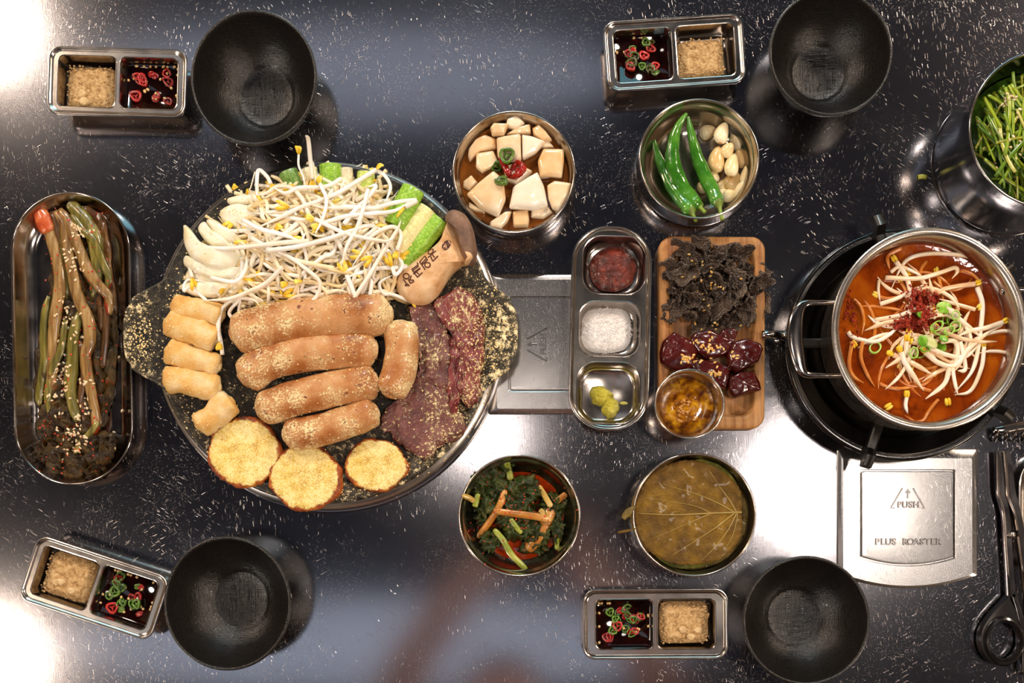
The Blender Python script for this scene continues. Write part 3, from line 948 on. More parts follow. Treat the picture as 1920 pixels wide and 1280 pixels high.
so = centred(mb, 'stem', M_stem, parent=root_m)
cap = [(836, 396), (850, 389), (868, 396), (882, 414), (890, 440), (893, 468), (889, 490), (876, 490), (868, 476), (862, 462), (856, 440), (846, 420), (834, 410)]
mb = MB(); pillow(mb, pxs(cap, PZ+.025), PZ+0.004, 0.023, 56, 1.2, 0.0012, 90, 4, crown=0.8, rings=7)
co = centred(mb, 'cap', M_cap, parent=root_m)
mb = MB(); pillow(mb, pxs([(870, 468), (882, 470), (886, 480), (878, 489), (870, 490), (876, 482)], PZ+.03), PZ+0.012, 0.016, 24, 1.0)
centred(mb, 'gill_edge', M_stem, parent=root_m)
tr = bvh_of([root_m])
def zpx(X, Y): return (745 + X/12.19, 440 + Y/12.19)
strokes = [
 # rightmost letter
 [(765+70*cos(a)*cos(-0.75)-40*sin(a)*sin(-0.75), 385+70*cos(a)*sin(-0.75)+40*sin(a)*cos(-0.75)) for a in [2*pi*k/12 for k in range(13)]],
 [(705, 520), (885, 365)], [(765, 500), (810, 608), (930, 480)], [(805, 455), (850, 520)],
 # third
 [(510, 625), (630, 490), (690, 575), (560, 690), (510, 625)], [(555, 655), (660, 545)], [(560, 690), (640, 800)],
 [(690+62*cos(a), 690+55*sin(a)) for a in [2*pi*k/12 for k in range(13)]],
 # second
 [(455, 640), (475, 680)], [(480, 680), (335, 785), (372, 858), (525, 755)], [(350, 820), (490, 715)], [(365, 900), (530, 765)], [(400, 885), (460, 970), (572, 860)], [(440, 850), (490, 900)],
 # first
 [(205+66*cos(a), 945+60*sin(a)) for a in [2*pi*k/12 for k in range(13)]], [(320, 930), (285, 1030), (375, 1040)], [(140, 1020), (215, 1120), (175, 1160), (280, 1160), (215, 1110)], [(250, 1010), (300, 1110), (385, 1060)]]
for st in strokes:
    pts = []
    cc = catmull([(a, b, 0) for a, b in st], len(st)*4) if len(st) > 6 else [Vector((a, b, 0)) for a, b in st]
    if len(st) <= 6:
        dense = []
        for i in range(len(cc)-1):
            for k in range(5): dense.append(cc[i].lerp(cc[i+1], k/5))
        dense.append(cc[-1]); cc = dense
    for q in cc:
        l_, n_ = hit(*zpx(q.x, q.y), tr)
        pts.append(l_ + n_*0.0000)
    mb = MB(); mb.tube(pts, 0.00062, 6)
    s_ = centred(mb, 'burnt_stroke', M_burn, parent=so)
# oval burnt emblem, mottled
def emb_mat():
    t = NT('burnt_emblem'); v = t.coords()
    n = t.noise(v, 420, 3, 0.6)
    c = t.ramp(n, [(0.42, col('#2e1208')), (0.52, col('#5a2a14')), (0.6, col('#caa07a'))])
    return t.set(color=c, rough=0.7)
ME_ = emb_mat()
mb = MB()
vs = []; fs = []
for i in range(0, 9):
    for k in range(28):
        a = 2*pi*k/28; r_ = i/8
        x, y = 85*r_*cos(a), 130*r_*sin(a)*1.02
        rx_, ry_ = x*cos(0.62) - y*sin(0.62), x*sin(0.62) + y*cos(0.62)
        l_, n_ = hit(*zpx(1122 + rx_, 238 + ry_), tr)
        vs.append(tuple(l_ + n_*0.00025))
for i in range(8):
    for k in range(28):
        fs.append((i*28+k, i*28+(k+1) % 28, (i+1)*28+(k+1) % 28, (i+1)*28+k))
mb.add(vs, fs)
centred(mb, 'burnt_emblem', ME_, parent=so)

# leek pieces: hollow tubes with a cut end facing outward
def leek_mat(name, a, b, c_):
    return food(name, [(0.3, a), (0.5, b), (0.7, c_)], scale=500, stretch=(1, 1, 1), rough=0.35, bump=0.2, bscale=500, coat=0.2, powder=('#f3dfa0', 1100, 0.66, 60, 0.35))
LG = leek_mat('leek_green', '#6a9a1c', '#8abb32', '#b0d45c'); LD = leek_mat('leek_dark', '#4f7428', '#648a38', '#86a850')
LP = leek_mat('leek_pale', '#d3cb80', '#e8df9a', '#f5eec0'); LY = leek_mat('leek_yellow', '#8fae33', '#bdcc5c', '#dcdc8c')
LW = leek_mat('leek_white', '#d9c39a', '#ecdcb8', '#f7edd4')
def leek(p0, p1, wpx, mat, label, zb=PZ, lift=0.0, seed=0):
    r = L(wpx/2, PZ)
    a, b = P(*p0, zb + r), P(*p1, zb + r*0.9 + lift)
    mb = MB()
    t = (b - a).normalized(); s_ = Vector((-t.y, t.x, 0)).normalized(); u = t.cross(s_)
    if u.z < 0: u = -u
    rings = []
    for q, rr in ((0.0, 0.78), (0.02, 0.86), (0.0, 0.92), (0.0, 0.97), (0.012, 1.0), (0.2, 1.0), (0.5, 1.01), (0.8, 1.0), (0.99, 0.98), (1.0, 0.9), (0.98, 0.75)):
        rings.append([a.lerp(b, q) + (s_*cos(h)*rr + u*sin(h)*rr*0.8)*r*(1 + 0.03*sin(5*h + seed)) for h in [2*pi*k/26 for k in range(26)]])
    inner0 = [a.lerp(b, 0.35) + (s_*cos(h)*0.6 + u*sin(h)*0.45)*r for h in [2*pi*k/26 for k in range(26)]]
    rings = [inner0] + rings
    mb.rings(rings, True, True)
    o = centred(mb, 'leek_piece', mat)
    core = MB(); core.tube([a.lerp(b, 0.03), a.lerp(b, 0.5)], r*0.45, 14, flat=0.75)
    core.tube([a.lerp(b, 0.05), a.lerp(b, 0.5)], r*0.62, 14, flat=0.75, cap=False)
    l0 = Vector(o.location); core.v = [(v[0]-l0.x, v[1]-l0.y, v[2]-l0.z) for v in core.v]
    core.build('inner_layer', LW, o)
    tag(o, label, 'leek', 'leek pieces at the back of the pan')
    return o
food_objs += [
 leek((619, 309), (622, 372), 40, LG, 'bright green leek piece, standing upright at the top rim of the pan', seed=1),
 leek((648, 316), (652, 385), 26, LW, 'white leek strip right of the bright green upright leek', seed=2),
 leek((686, 323), (684, 392), 33, LY, 'yellow-green leek piece at the top rim with striped side', seed=3),
 leek((540, 322), (566, 384), 36, LD, 'dark flat green leek piece left of the rim sprout', seed=4),
 leek((580, 316), (590, 380), 30, LW, 'cream leek piece with layered cut end behind the tall sprout', seed=5),
 leek((776, 355), (738, 425), 44, LG, 'wide hollow green leek piece with open end at the upper right rim', seed=6, lift=0.004),
 leek((803, 392), (735, 482), 36, LP, 'pale yellow leek piece between two green leek pieces', seed=7, lift=0.004),
 leek((827, 412), (752, 500), 36, LG, 'long green leek piece lying against the mushroom', seed=8)]

# cabbage / onion slices on the left
M_cab = food('white_cabbage', [(0.3, '#e3d3a4'), (0.5, '#f1ead2'), (0.75, '#fbf8ee')], scale=40, rough=0.38, bump=0.2, bscale=180, sss=0.15, coat=0.15, specks=[('#4b4420', 700, 0.735)], powder=('#f4dc9a', 1000, 0.63, 50, 0.3))
cabs = [([(347, 428), (356, 428), (372, 450), (398, 466), (435, 478), (470, 486), (440, 512), (405, 512), (366, 490), (350, 465)], 0.020, 'large white onion slice with curved pointed tip'),
        ([(374, 432), (386, 418), (400, 432), (424, 448), (440, 470), (410, 470), (388, 454)], 0.017, 'small white onion slice behind the large pointed one'),
        ([(388, 416), (402, 414), (430, 430), (448, 442), (462, 460), (430, 462), (404, 440)], 0.015, 'third white onion slice behind the two pointed ones'),
        ([(344, 488), (352, 480), (380, 498), (430, 508), (470, 508), (440, 532), (390, 524), (350, 502)], 0.016, 'white onion slice tucked under the large pointed one'),
        ([(425, 372), (450, 366), (480, 366), (500, 374), (470, 384), (432, 382)], 0.010, 'grey white onion sliver near the upper left rim'),
        ([(345, 520), (362, 498), (400, 505), (430, 520), (400, 535), (365, 532)], 0.010, 'grey translucent onion slice at the bottom left of the onions'),
        ([(334, 538), (352, 528), (400, 526), (450, 540), (420, 556), (370, 556)], 0.012, 'pale onion slice resting above the first rice cake'),
        ([(412, 400), (440, 384), (480, 392), (500, 420), (470, 440), (430, 425)], 0.014, 'powdered onion slice under the left end of the sprouts')]
for i, (ol, h, lb) in enumerate(cabs):
    mb = MB(); pillow(mb, pxs(ol, PZ+.01), PZ + 0.0008*(i % 3), h*1.25, 40, 0.9, 0.0012, 120, i, tilt=(0.1, 0.05))
    food_objs.append(tag(centred(mb, 'onion_slice', M_cab), lb, 'onion', 'white onion slices on the pan'))

# ------------------------------------------------------------------ bean sprouts
M_sp = food('sprout_stem', [(0.25, '#e3c68e'), (0.5, '#f5e2bb'), (0.75, '#fdf6e4')], scale=60, rough=0.32, bump=0.08, bscale=300, sss=0.1, coat=0.15, rnd=0.5, specks=[('#6a5a30', 500, 0.76)])
M_spw = food('sprout_stem_white', [(0.25, '#ecdcc2'), (0.5, '#f7efe2'), (0.75, '#fffdf9')], scale=60, rough=0.28, bump=0.06, bscale=300, sss=0.1, coat=0.2, rnd=0.4)
M_hd = food('sprout_head', [(0.3, '#e0ac18'), (0.5, '#f3cb2e'), (0.75, '#fbe77a')], scale=200, rough=0.35, bump=0.15, bscale=300, sss=0.08, rnd=0.3)
def head_data(nm, long):
    mb = MB()
    for s_ in (-1, 1):
        pts = [Vector((0, 0, 0)), Vector((0.0025, 0.0006*s_, 0.0004)), Vector((0.006, 0.0018*s_*long, 0.0008)), Vector((0.0105*long, 0.0030*s_*long, 0.0002)), Vector((0.0125*long, 0.0028*s_*long, -0.0002))]
        mb.tube(catmull(pts, 9), lambda u: 0.0004 + 0.0017*sin(pi*min(1, u*1.02))**0.8, 7, flat=0.55)
    o = mb.build(nm, M_hd); d = o.data; bpy.data.objects.remove(o); return d
HEADS = [head_data('sprout_head', 1.0), head_data('sprout_head', 0.65)]
def bean_data():
    mb = MB()
    for s_ in (-1, 1): mb.ico((0.003, 0.0011*s_, 0), 0.0034, 2, (1, 0.42, 0.62))
    o = mb.build('bean', M_hd); d = o.data; bpy.data.objects.remove(o); return d
BEAN = bean_data()
def sprout(pts3, r, mat, label, group, head=None, tail=True, n=7, cat='bean sprout', m=None):
    pts3 = [Vector(p) for p in pts3]
    c3 = catmull(pts3, m or max(10, len(pts3)*4))
    p0 = c3[0].copy()
    c3 = [p - p0 for p in c3]
    mb = MB()
    mb.tube(c3, (lambda u: r*(1.0 - 0.15*u if u < 0.72 else max(0.16, 0.89 - 2.6*(u-0.72)))) if tail else r, n)
    o = mb.build('bean_sprout', mat, None, p0)
    tag(o, label, cat, group)
    if head is not None:
        h = bpy.data.objects.new('bean_head', head); COL.objects.link(h)
        h.parent = o
        d = (c3[0] - c3[1])
        h.rotation_euler = (R.uniform(-0.8, 0.8), -atan2(d.z, sqrt(d.x**2 + d.y**2)), atan2(d.y, d.x) + R.uniform(-0.3, 0.3))
    return o
def dome(px, py):
    best = 0
    for cx_, cy_, ax, ay, h in ((585, 455, 178, 122, 0.034), (650, 480, 125, 112, 0.030), (490, 530, 115, 55, 0.018), (600, 385, 140, 58, 0.022), (590, 505, 175, 82, 0.026)):
        d = ((px-cx_)/ax)**2 + ((py-cy_)/ay)**2
        if d < 1: best = max(best, h*(1-d)**0.6)
    return best
def rand_sprout_px(rr, f0, f1, lmin=70, lmax=150):
    for _ in range(50):
        x, y = rr.uniform(350, 760), rr.uniform(345, 590)
        if dome(x, y) > 0.004: break
    a = rr.gauss(0, 0.75) + (pi if rr.random() < 0.5 else 0)
    ln = rr.uniform(lmin, lmax); k = rr.gauss(0, 1.0)/ln*1.3
    st = ln/7
    f = rr.uniform(f0, f1)
    px_, py_ = x - cos(a)*ln/2, y - sin(a)*ln/2
    out = []
    hk = rr.random() < 0.3
    for i in range(8):
        dz = dome(px_, py_)
        out.append((px_, py_, dz))
        if hk and i == 5: k *= -4
        a += k*st + rr.gauss(0, 0.07)
        px_ += cos(a)*st; py_ += sin(a)*st
    inside = sum(1 for q in out if q[2] > 0.002)
    if inside < 6: return None
    return [tuple(P(qx, qy, PZ + 0.003 + qz*f + 0.002*sin(i*1.3 + ln))) for i, (qx, qy, qz) in enumerate(out)]
rs = random.Random(5)
tm = MB()
k = 0
while k < 380:
    q = rand_sprout_px(rs, 0.15, 0.72)
    if not q: continue
    tm.tube(catmull(q, 16), L(3.8), 6); k += 1
tag(centred(tm, 'bean_sprout_tangle', M_sp), 'deeper tangle of bean sprouts under the top of the heap', 'bean sprouts', 'bean sprouts on the pan', 'stuff')
k = 0
SL = 'cream bean sprout tangled in the big heap on the black pan'
while k < 215:
    q = rand_sprout_px(rs, 0.74, 1.04)
    if not q: continue
    sprout(q, L(rs.uniform(3.2, 4.7)), M_spw if rs.random() < 0.33 else M_sp, SL, 'bean sprouts on the pan', head=(HEADS[k % 2] if rs.random() < 0.42 else None)); k += 1
# sprouts followed one by one along the photograph's top layer (first point carries the head)
TOP = [
 ([(586, 336), (582, 300), (578, 262), (573, 254)], 0.016, 5.2, 0, 0.03),
 ([(508, 345), (500, 330), (484, 320), (482, 360), (486, 392)], 0.014, 4.6, 0, 0),
 ([(580, 404), (566, 372), (545, 352), (520, 350), (500, 362), (480, 366)], 0.026, 5.0, 1, 0),
 ([(760, 388), (780, 376), (740, 380), (700, 390), (655, 388), (610, 390), (580, 382)], 0.03, 5.4, 0, 0),
 ([(745, 470), (752, 440), (735, 425), (700, 440), (680, 470), (660, 500)], 0.026, 5.0, 1, 0),
 ([(660, 565), (690, 520), (720, 470), (744, 432), (752, 412)], 0.028, 5.0, None, 0),
 ([(650, 515), (672, 565), (690, 562), (697, 530), (692, 520)], 0.024, 5.2, 0, 0),
 ([(580, 452), (530, 455), (470, 462), (420, 466), (372, 462), (352, 455)], 0.033, 5.4, None, 0),
 ([(500, 470), (560, 462), (620, 446), (660, 432), (700, 420)], 0.036, 5.6, None, 0),
 ([(600, 420), (650, 405), (700, 400), (740, 395), (768, 378)], 0.033, 5.0, 1, 0),
 ([(645, 420), (665, 395), (690, 370), (705, 348), (690, 350)], 0.03, 5.2, None, 0),
 ([(705, 318), (660, 346), (620, 368), (560, 390), (520, 410), (470, 432)], 0.03, 5.0, 1, 0),
 ([(705, 318), (722, 330), (732, 352), (722, 380)], 0.022, 4.4, None, 0),
 ([(360, 520), (356, 495), (368, 478), (395, 470), (420, 468)], 0.02, 4.6, 0, 0),
 ([(366, 512), (372, 490), (390, 474), (415, 464)], 0.022, 4.4, None, 0),
 ([(412, 640), (410, 610), (416, 580), (440, 560), (475, 562), (488, 575)], 0.022, 4.6, 1, 0),
 ([(417, 665), (414, 640), (408, 605), (412, 585)], 0.020, 4.8, None, 0),
 ([(395, 590), (392, 570), (360, 540), (345, 545), (352, 525), (385, 528)], 0.016, 4.2, 1, 0),
 ([(440, 600), (430, 585), (450, 560), (465, 540)], 0.02, 4.2, 1, 0),
 ([(455, 602), (448, 585), (452, 560)], 0.02, 4.2, None, 0),
 ([(530, 500), (500, 530), (470, 545), (430, 560), (380, 563)], 0.026, 5.4, None, 0),
 ([(395, 520), (440, 528), (460, 505), (462, 478)], 0.025, 4.8, None, 0),
 ([(470, 445), (500, 462), (540, 480), (575, 505), (600, 530), (590, 560), (560, 572), (520, 570)], 0.03, 4.8, None, 0),
 ([(455, 412), (490, 430), (530, 440), (560, 450)], 0.032, 5.2, None, 0),
 ([(600, 345), (612, 375), (605, 410), (590, 440)], 0.036, 4.2, 1, 0),
 ([(690, 355), (680, 395), (668, 430), (650, 462), (640, 500)], 0.036, 4.8, None, 0),
 ([(735, 500), (742, 515), (755, 498), (745, 480)], 0.022, 4.6, 0, 0),
 ([(770, 565), (735, 552), (718, 550), (712, 530), (735, 516)], 0.012, 4.4, 0, 0),
 ([(560, 290), (560, 310), (568, 330), (572, 350)], 0.02, 2.6, 1, 0),
 ([(478, 322), (470, 352), (468, 356), (480, 380), (488, 410)], 0.014, 1.5, None, 0),
 ([(640, 335), (610, 350), (560, 352), (536, 362), (510, 350)], 0.03, 5.0, None, 0),
 ([(590, 410), (630, 430), (665, 442), (720, 452), (740, 445)], 0.036, 4.8, 1, 0),
]
for i, (pp, z, r_, hd, lift) in enumerate(TOP):
    nn = len(pp)
    q = [tuple(P(x, y, PZ + 0.004 + z*0.55 + 0.55*dome(x, y) + lift*j/(nn-1))) for j, (x, y) in enumerate(pp)]
    lb = 'white bean sprout lying loose on top of the big heap on the pan'
    if i == 0: lb = 'single white bean sprout sticking up past the top rim of the pan'
    if i == 1: lb = 'sharply kinked bean sprout at the upper left of the heap'
    if i == 16: lb = 'bean sprout hanging down between the rice cakes and intestine rolls'
    sprout(q, L(r_*0.88, PZ+z), M_spw, lb, 'bean sprouts on the pan', head=(None if hd is None else HEADS[hd]), m=len(pp)*6)

# loose cheese powder crumbs on pan and food
tree = bvh_of([pan] + food_objs)
pm = MB(); rp = random.Random(9)
k = 0
while k < 2600:
    u = rp.random()
    if u < 0.30: x, y = rp.gauss(915, 30), rp.gauss(640, 60)
    elif u < 0.45: a = rp.uniform(-0.2, 1.5); x, y = 609 + 292*cos(a) + rp.gauss(0, 9), 625 + 300*sin(a) + rp.gauss(0, 9)
    elif u < 0.6: x, y = rp.gauss(262, 16), rp.gauss(635, 40)
    elif u < 0.85: x, y = rp.uniform(430, 910), rp.uniform(560, 900)
    else: a = rp.uniform(2.4, 4.4); x, y = 609 + 290*cos(a) + rp.gauss(0, 12), 625 + 290*sin(a) + rp.gauss(0, 12)
    l_, n_ = hit(x, y, tree, 0.0)
    if l_.z < 0.02: continue
    s_ = rp.choice((0.0003, 0.0004, 0.0006, 0.0010))
    pm.ico(l_, s_, 1, (1, rp.uniform(0.6, 1), 0.5), Euler((0, 0, rp.uniform(0, 3)))); k += 1
M_crumb = food('cheese_powder', [(0.3, '#e8c67e'), (0.7, '#fce6b4')], scale=300, rough=0.9, bump=0.2, spec=0.2)
tag(centred(pm, 'cheese_powder', M_crumb, parent=pan), kind='stuff', label='pale yellow cheese powder crumbs scattered over pan and food')
# ------------------------------------------------------------------ sesame seeds (shared mesh)
M_ses = food('sesame', [(0.3, '#dcb98a'), (0.7, '#f4e2bf')], scale=400, rough=0.4, bump=0.1, rnd=0.4)
M_ses2 = food('sesame_toasted', [(0.3, '#d29a45'), (0.7, '#f0cc84')], scale=400, rough=0.4, bump=0.1, rnd=0.4)
def ses_data(m):
    mb = MB(); mb.ico((0, 0, 0), 0.00175, 2, (1, 0.56, 0.42)); mb.v = [(v[0], v[1]*(1.0 - v[0]*190), v[2]) for v in mb.v]
    o = mb.build('sesame_seed', m); d = o.data; bpy.data.objects.remove(o); return d
SES, SES2 = ses_data(M_ses), ses_data(M_ses2)
def sesame(px, py, tree, data, label, group, rr, dz=0.0004, sc=1.0):
    l_, n_ = hit(px, py, tree)
    o = bpy.data.objects.new('sesame_seed', data); COL.objects.link(o)
    o.location = l_ + n_*dz
    q = n_.to_track_quat('Z', 'X')
    o.rotation_euler = (q @ Euler((0, 0, rr.uniform(0, 6.3))).to_quaternion()).to_euler()
    o.scale = (sc, sc, sc)
    tag(o, label, 'sesame seed', group)
    return o

# ------------------------------------------------------------------ long oval tray with whole-stalk kimchi
zt = 0.019
c = P(134.5, 634, zt)
root = empty('oval_tray', (c.x, c.y, 0.0003), radians(1.0), 'long oval mirror-polished steel tray holding whole-stalk kimchi', 'tray')
w_, h_ = L(222, zt), L(548, zt)
mb = MB()
def st(d, z): return loop(w_-2*d, h_-2*d, (w_-2*d)/2 - 0.0002, z, 20)
mb.rings([st(0.017, 0), st(0.012, 0.001), st(0.006, 0.006), st(0.0012, 0.0150), st(0.0003, 0.0178), st(-0.0003, 0.0185), st(0.0000, 0.0190), st(0.0008, 0.0191), st(0.0014, 0.0185), st(0.0025, 0.0160), st(0.0070, 0.0075), st(0.0125, 0.0025), st(0.0175, 0.0014), st(0.021, 0.0013)], True, True)
mb.build('tray_body', M_steel_s, root, autos=60)

def veg(name, stops, **k):
    return food(name, stops, rough=k.pop('rough', 0.28), coat=k.pop('coat', 0.5), bump=k.pop('bump', 0.5), bscale=k.pop('bscale', 260), **k)
M_stk = [veg('kimchi_stalk_olive', [(0.3, '#3c3a12'), (0.5, '#6e6426'), (0.7, '#9a8a48')], scale=230, stretch=(1, .12, 1), specks=[('#8a2a10', 90, 0.64)]),
         veg('kimchi_stalk_tan', [(0.3, '#5a3a1a'), (0.5, '#8f6c3a'), (0.7, '#b39260')], scale=230, stretch=(1, .12, 1), specks=[('#97300f', 90, 0.63)]),
         veg('kimchi_stalk_brown', [(0.3, '#341c0e'), (0.5, '#5c3c20'), (0.7, '#856038')], scale=230, stretch=(1, .12, 1), specks=[('#8a260e', 90, 0.63)]),
         veg('kimchi_root_red', [(0.3, '#9c3012'), (0.5, '#c4572a'), (0.7, '#d98a55')], scale=90)]
M_dlf = veg('kimchi_leaf_dark', [(0.25, '#140d05'), (0.45, '#2e1f0b'), (0.62, '#4c3814'), (0.78, '#6e3612')], scale=90, rough=0.5, coat=0.06, spec=0.25, bump=0.8, bscale=180, specks=[('#8f2a10', 170, 0.68)])
GK = 'whole kimchi stalks on the oval tray'
def flat_stalk(pts, wpx, mi, label, z=0.006, name='kimchi_stalk', group=GK, cat='kimchi', lift=None, flat=0.6, taper=(0.8, 1.0, 0.75), mats=None, rn=0.16, n=14):
    zz = lift or [0]*len(pts)
    c3 = catmull([tuple(P(x, y, z + a)) for (x, y), a in zip(pts, zz)], len(pts)*5)
    r = L(wpx*(1.18 if mats is None else 0.95)/2, z)
    mb = MB()
    def rf(u):
        a, b, c_ = taper
        q = a + (b-a)*u*2 if u < 0.5 else b + (c_-b)*(u-0.5)*2
        return r*q*(0.55 + 0.45*min(1, min(u, 1-u)*14))
    # ridged section
    b0 = len(mb.v)
    mb.tube(c3, rf, n, rnoise=rn, nscale=150, seed=wpx, flat=flat)
    for i in range(len(c3)):
        for k in range(0, n, 2):
            v = Vector(mb.v[b0 + i*n + k]); mb.v[b0 + i*n + k] = tuple(c3[i] + (v - c3[i])*0.86)
    o = centred(mb, name, (mats or M_stk)[mi])
    return tag(o, label, cat, group)
def crumple(ol, z0, h, mat, label, name, group, cat, seed, amp=0.006, ns=90, sub=60, edge=0.003):
    mb = MB(); pillow(mb, ol, z0, h, sub, 0.9, amp, ns, seed, crown=0.9, rings=12, edge=edge)
    # sharpen the folds
    for i, v in enumerate(mb.v):
        if v[2] > z0 + h*0.3:
            d = abs(nz(v, ns*1.6, seed+3))*amp*1.4 + 0.5*abs(nz(v, ns*3.6, seed+9))*amp
            mb.v[i] = (v[0], v[1], v[2] - d)
    return tag(centred(mb, name, mat), label, cat, group)
K = []
def octo(cx_, cy_, rx, ry, rr, n=11, v=0.2, z=0.01, rz=0):
    out = []
    for k in range(n):
        a = 2*pi*k/n; q = 1 + rr.uniform(-v, v)
        x, y = rx*q*cos(a), ry*q*sin(a)
        out.append(tuple(P(cx_ + x*cos(rz) - y*sin(rz), cy_ + x*sin(rz) + y*cos(rz), z)))
    return out
rk = random.Random(4)
for i, (x, y, rx, ry, h, lb) in enumerate([
    (150, 560, 58, 118, 0.009, 'dark kimchi greens under the middle of the stalks'), (136, 690, 62, 110, 0.010, 'dark kimchi greens below the stalk middle'),
    (86, 690, 24, 110, 0.007, 'dark kimchi leaf along the left edge of the bundle'), (188, 650, 26, 140, 0.006, 'reddish dark kimchi leaf along the right edge of the bundle'),
    (110, 792, 44, 48, 0.014, 'crumpled dark kimchi leaf at the lower left of the tray'), (85, 845, 26, 26, 0.013, 'curled dark kimchi leaf at the far lower left of the bundle'),
    (150, 780, 34, 52, 0.015, 'crumpled kimchi leaf above the leafy end'), (120, 865, 42, 36, 0.013, 'wrinkled dark kimchi leaf at the bottom of the tray'),
    (184, 838, 34, 36, 0.015, 'grey-green open kimchi leaf at the lower right'), (160, 880, 40, 22, 0.009, 'thin dark kimchi leaf end nearest the lower tray rim')]):
    K.append(crumple(octo(x, y, rx, ry, rk, v=0.13), 0.0022, h, M_dlf, lb, 'kimchi_leaf', 'dark kimchi leaves on the oval tray', 'kimchi', 50+i, edge=0.0035))
# brown juice-soaked leaf at the upper right
K.append(crumple([tuple(P(x, y, .008)) for x, y in [(140, 372), (165, 375), (190, 400), (200, 440), (206, 500), (214, 545), (216, 590), (200, 560), (190, 500), (180, 450), (160, 410)]], 0.002, 0.005, veg('brown_leaf', [(0.3, '#4f3218'), (0.7, '#80592e')], scale=70), 'flat brown kimchi leaf along the upper right of the bundle', 'kimchi_leaf', 'dark kimchi leaves on the oval tray', 'kimchi', 71, amp=0.002))
ST = [([(80, 392), (88, 420), (100, 460), (110, 500), (112, 540), (104, 590), (100, 640), (98, 700), (92, 740)], 22, 1, 'thick tan stalk at the left, bending in from its red root end', [0, .001, .002, .003, .004, .005, .004, .004, .002]),
      ([(72, 395), (78, 405), (84, 420), (92, 436)], 30, 3, 'red chili-coated root end at the top left of the bundle', [.003]*4),
      ([(98, 396), (106, 425), (112, 455), (116, 480)], 22, 2, 'short brown stalk behind the red root end', [0]*4),
      ([(104, 396), (120, 420), (126, 460), (134, 500), (142, 540), (152, 570), (166, 600), (168, 640), (160, 665), (164, 700), (172, 740), (180, 790), (172, 820)], 21, 1, 'long pinkish tan stalk running down the middle', [.002, .003, .004, .006, .007, .008, .008, .008, .008, .008, .008, .006, .004]),
      ([(112, 392), (130, 420), (150, 470), (165, 505), (185, 535), (203, 555), (206, 590)], 20, 1, 'ridged tan stalk crossing to the right edge', [.004, .005, .007, .008, .008, .005, .003]),
      ([(128, 382), (145, 395), (165, 420), (178, 450), (182, 490), (180, 520), (176, 560)], 26, 0, 'broad greenish stalk at the top right of the bundle', [.003, .004, .005, .005, .004, .002, 0]),
      ([(134, 400), (155, 430), (175, 450), (192, 490), (204, 520), (198, 548)], 15, 0, 'slim olive stalk curving down the right side', [.006, .007, .008, .007, .005, .002]),
      ([(114, 410), (120, 450), (122, 500), (124, 560)], 18, 0, 'olive stalk left of the middle, under the sesame', [.001]*4),
      ([(92, 555), (84, 590), (82, 630), (84, 670), (80, 700), (74, 735), (74, 760)], 16, 0, 'yellow-green stalk on the far left edge', [.002]*7),
      ([(150, 585), (138, 630), (136, 680), (132, 720), (136, 755), (146, 790)], 22, 0, 'olive stalk low in the middle of the bundle', [.006, .007, .008, .009, .009, .008]),
      ([(122, 600), (116, 650), (100, 690), (90, 740), (94, 780)], 15, 0, 'narrow green stalk low on the left', [.005, .006, .005, .003, .003]),
      ([(150, 640), (158, 700), (150, 750), (160, 790)], 13, 2, 'thin brown stalk between the two low middle stalks', [.007]*4),
      ([(200, 560), (200, 600), (196, 650), (192, 690)], 14, 2, 'thin brown stalk along the lower right edge', [.001]*4),
      ([(172, 470), (180, 520), (186, 570), (190, 620)], 13, 2, 'thin brown stalk partly hidden on the right', [.001]*4),
      ([(184, 790), (170, 810), (152, 830), (140, 850)], 12, 0, 'folded green stalk end on the leaves', [.008]*4)]
for pts, wp, mi, lb, lf in ST:
    K.append(flat_stalk(pts, wp, mi, lb, 0.0075, lift=lf))
tree = bvh_of(K + [root])
M_fl = food('chili_flake', [(0.3, '#a01c08'), (0.7, '#e0481a')], scale=200, rough=0.25, coat=0.6, bump=0.2, bscale=500)
def flakes(n, rnd, name, label, tree, parent=None, smin=0.0005, smax=0.0016, mat=None, cat='chili flakes'):
    mb = MB(); rr = random.Random(n)
    for i in range(n):
        x, y = rnd(rr)
        l_, n_ = hit(x, y, tree)
        mb.ico(l_, rr.uniform(smin, smax), 1, (1, rr.uniform(0.5, 1), 0.35), Euler((rr.uniform(-.4, .4), rr.uniform(-.4, .4), rr.uniform(0, 6))))
    return tag(centred(mb, name, mat or M_fl), label, cat, kind='stuff')
def kpos(rr):
    y = rr.uniform(385, 890)
    xc = 140 if y < 800 else 125
    return rr.uniform(xc-58, xc+62), y
flakes(190, kpos, 'chili_flakes', 'red chili flakes clinging to the whole-stalk kimchi', tree)
rr = random.Random(12)
CL = [(143, 420, 10, 18), (152, 438, 14, 12), (130, 470, 16, 16), (146, 500, 14, 18), (120, 575, 18, 22), (128, 600, 20, 16), (112, 690, 16, 14), (118, 705, 16, 16), (158, 715, 14, 8), (105, 735, 18, 12), (158, 760, 12, 12), (148, 785, 12, 14), (140, 812, 14, 10), (132, 820, 12, 12), (150, 830, 12, 12), (136, 845, 14, 10), (130, 640, 30, 60), (130, 760, 40, 60)]
for i in range(190):
    a = CL[i % len(CL)]
    sesame(rr.gauss(a[0], a[2]*0.6), rr.gauss(a[1], a[3]*0.6), tree, SES, 'sesame seed sprinkled on the whole-stalk kimchi', 'sesame seeds on the oval tray', rr)
for x, y in ((229, 770), (214, 810), (215, 840), (223, 670)):
    sesame(x, y, tree, SES, 'sesame seed fallen on the bare steel of the oval tray', 'loose sesame seeds on the oval tray', rr)

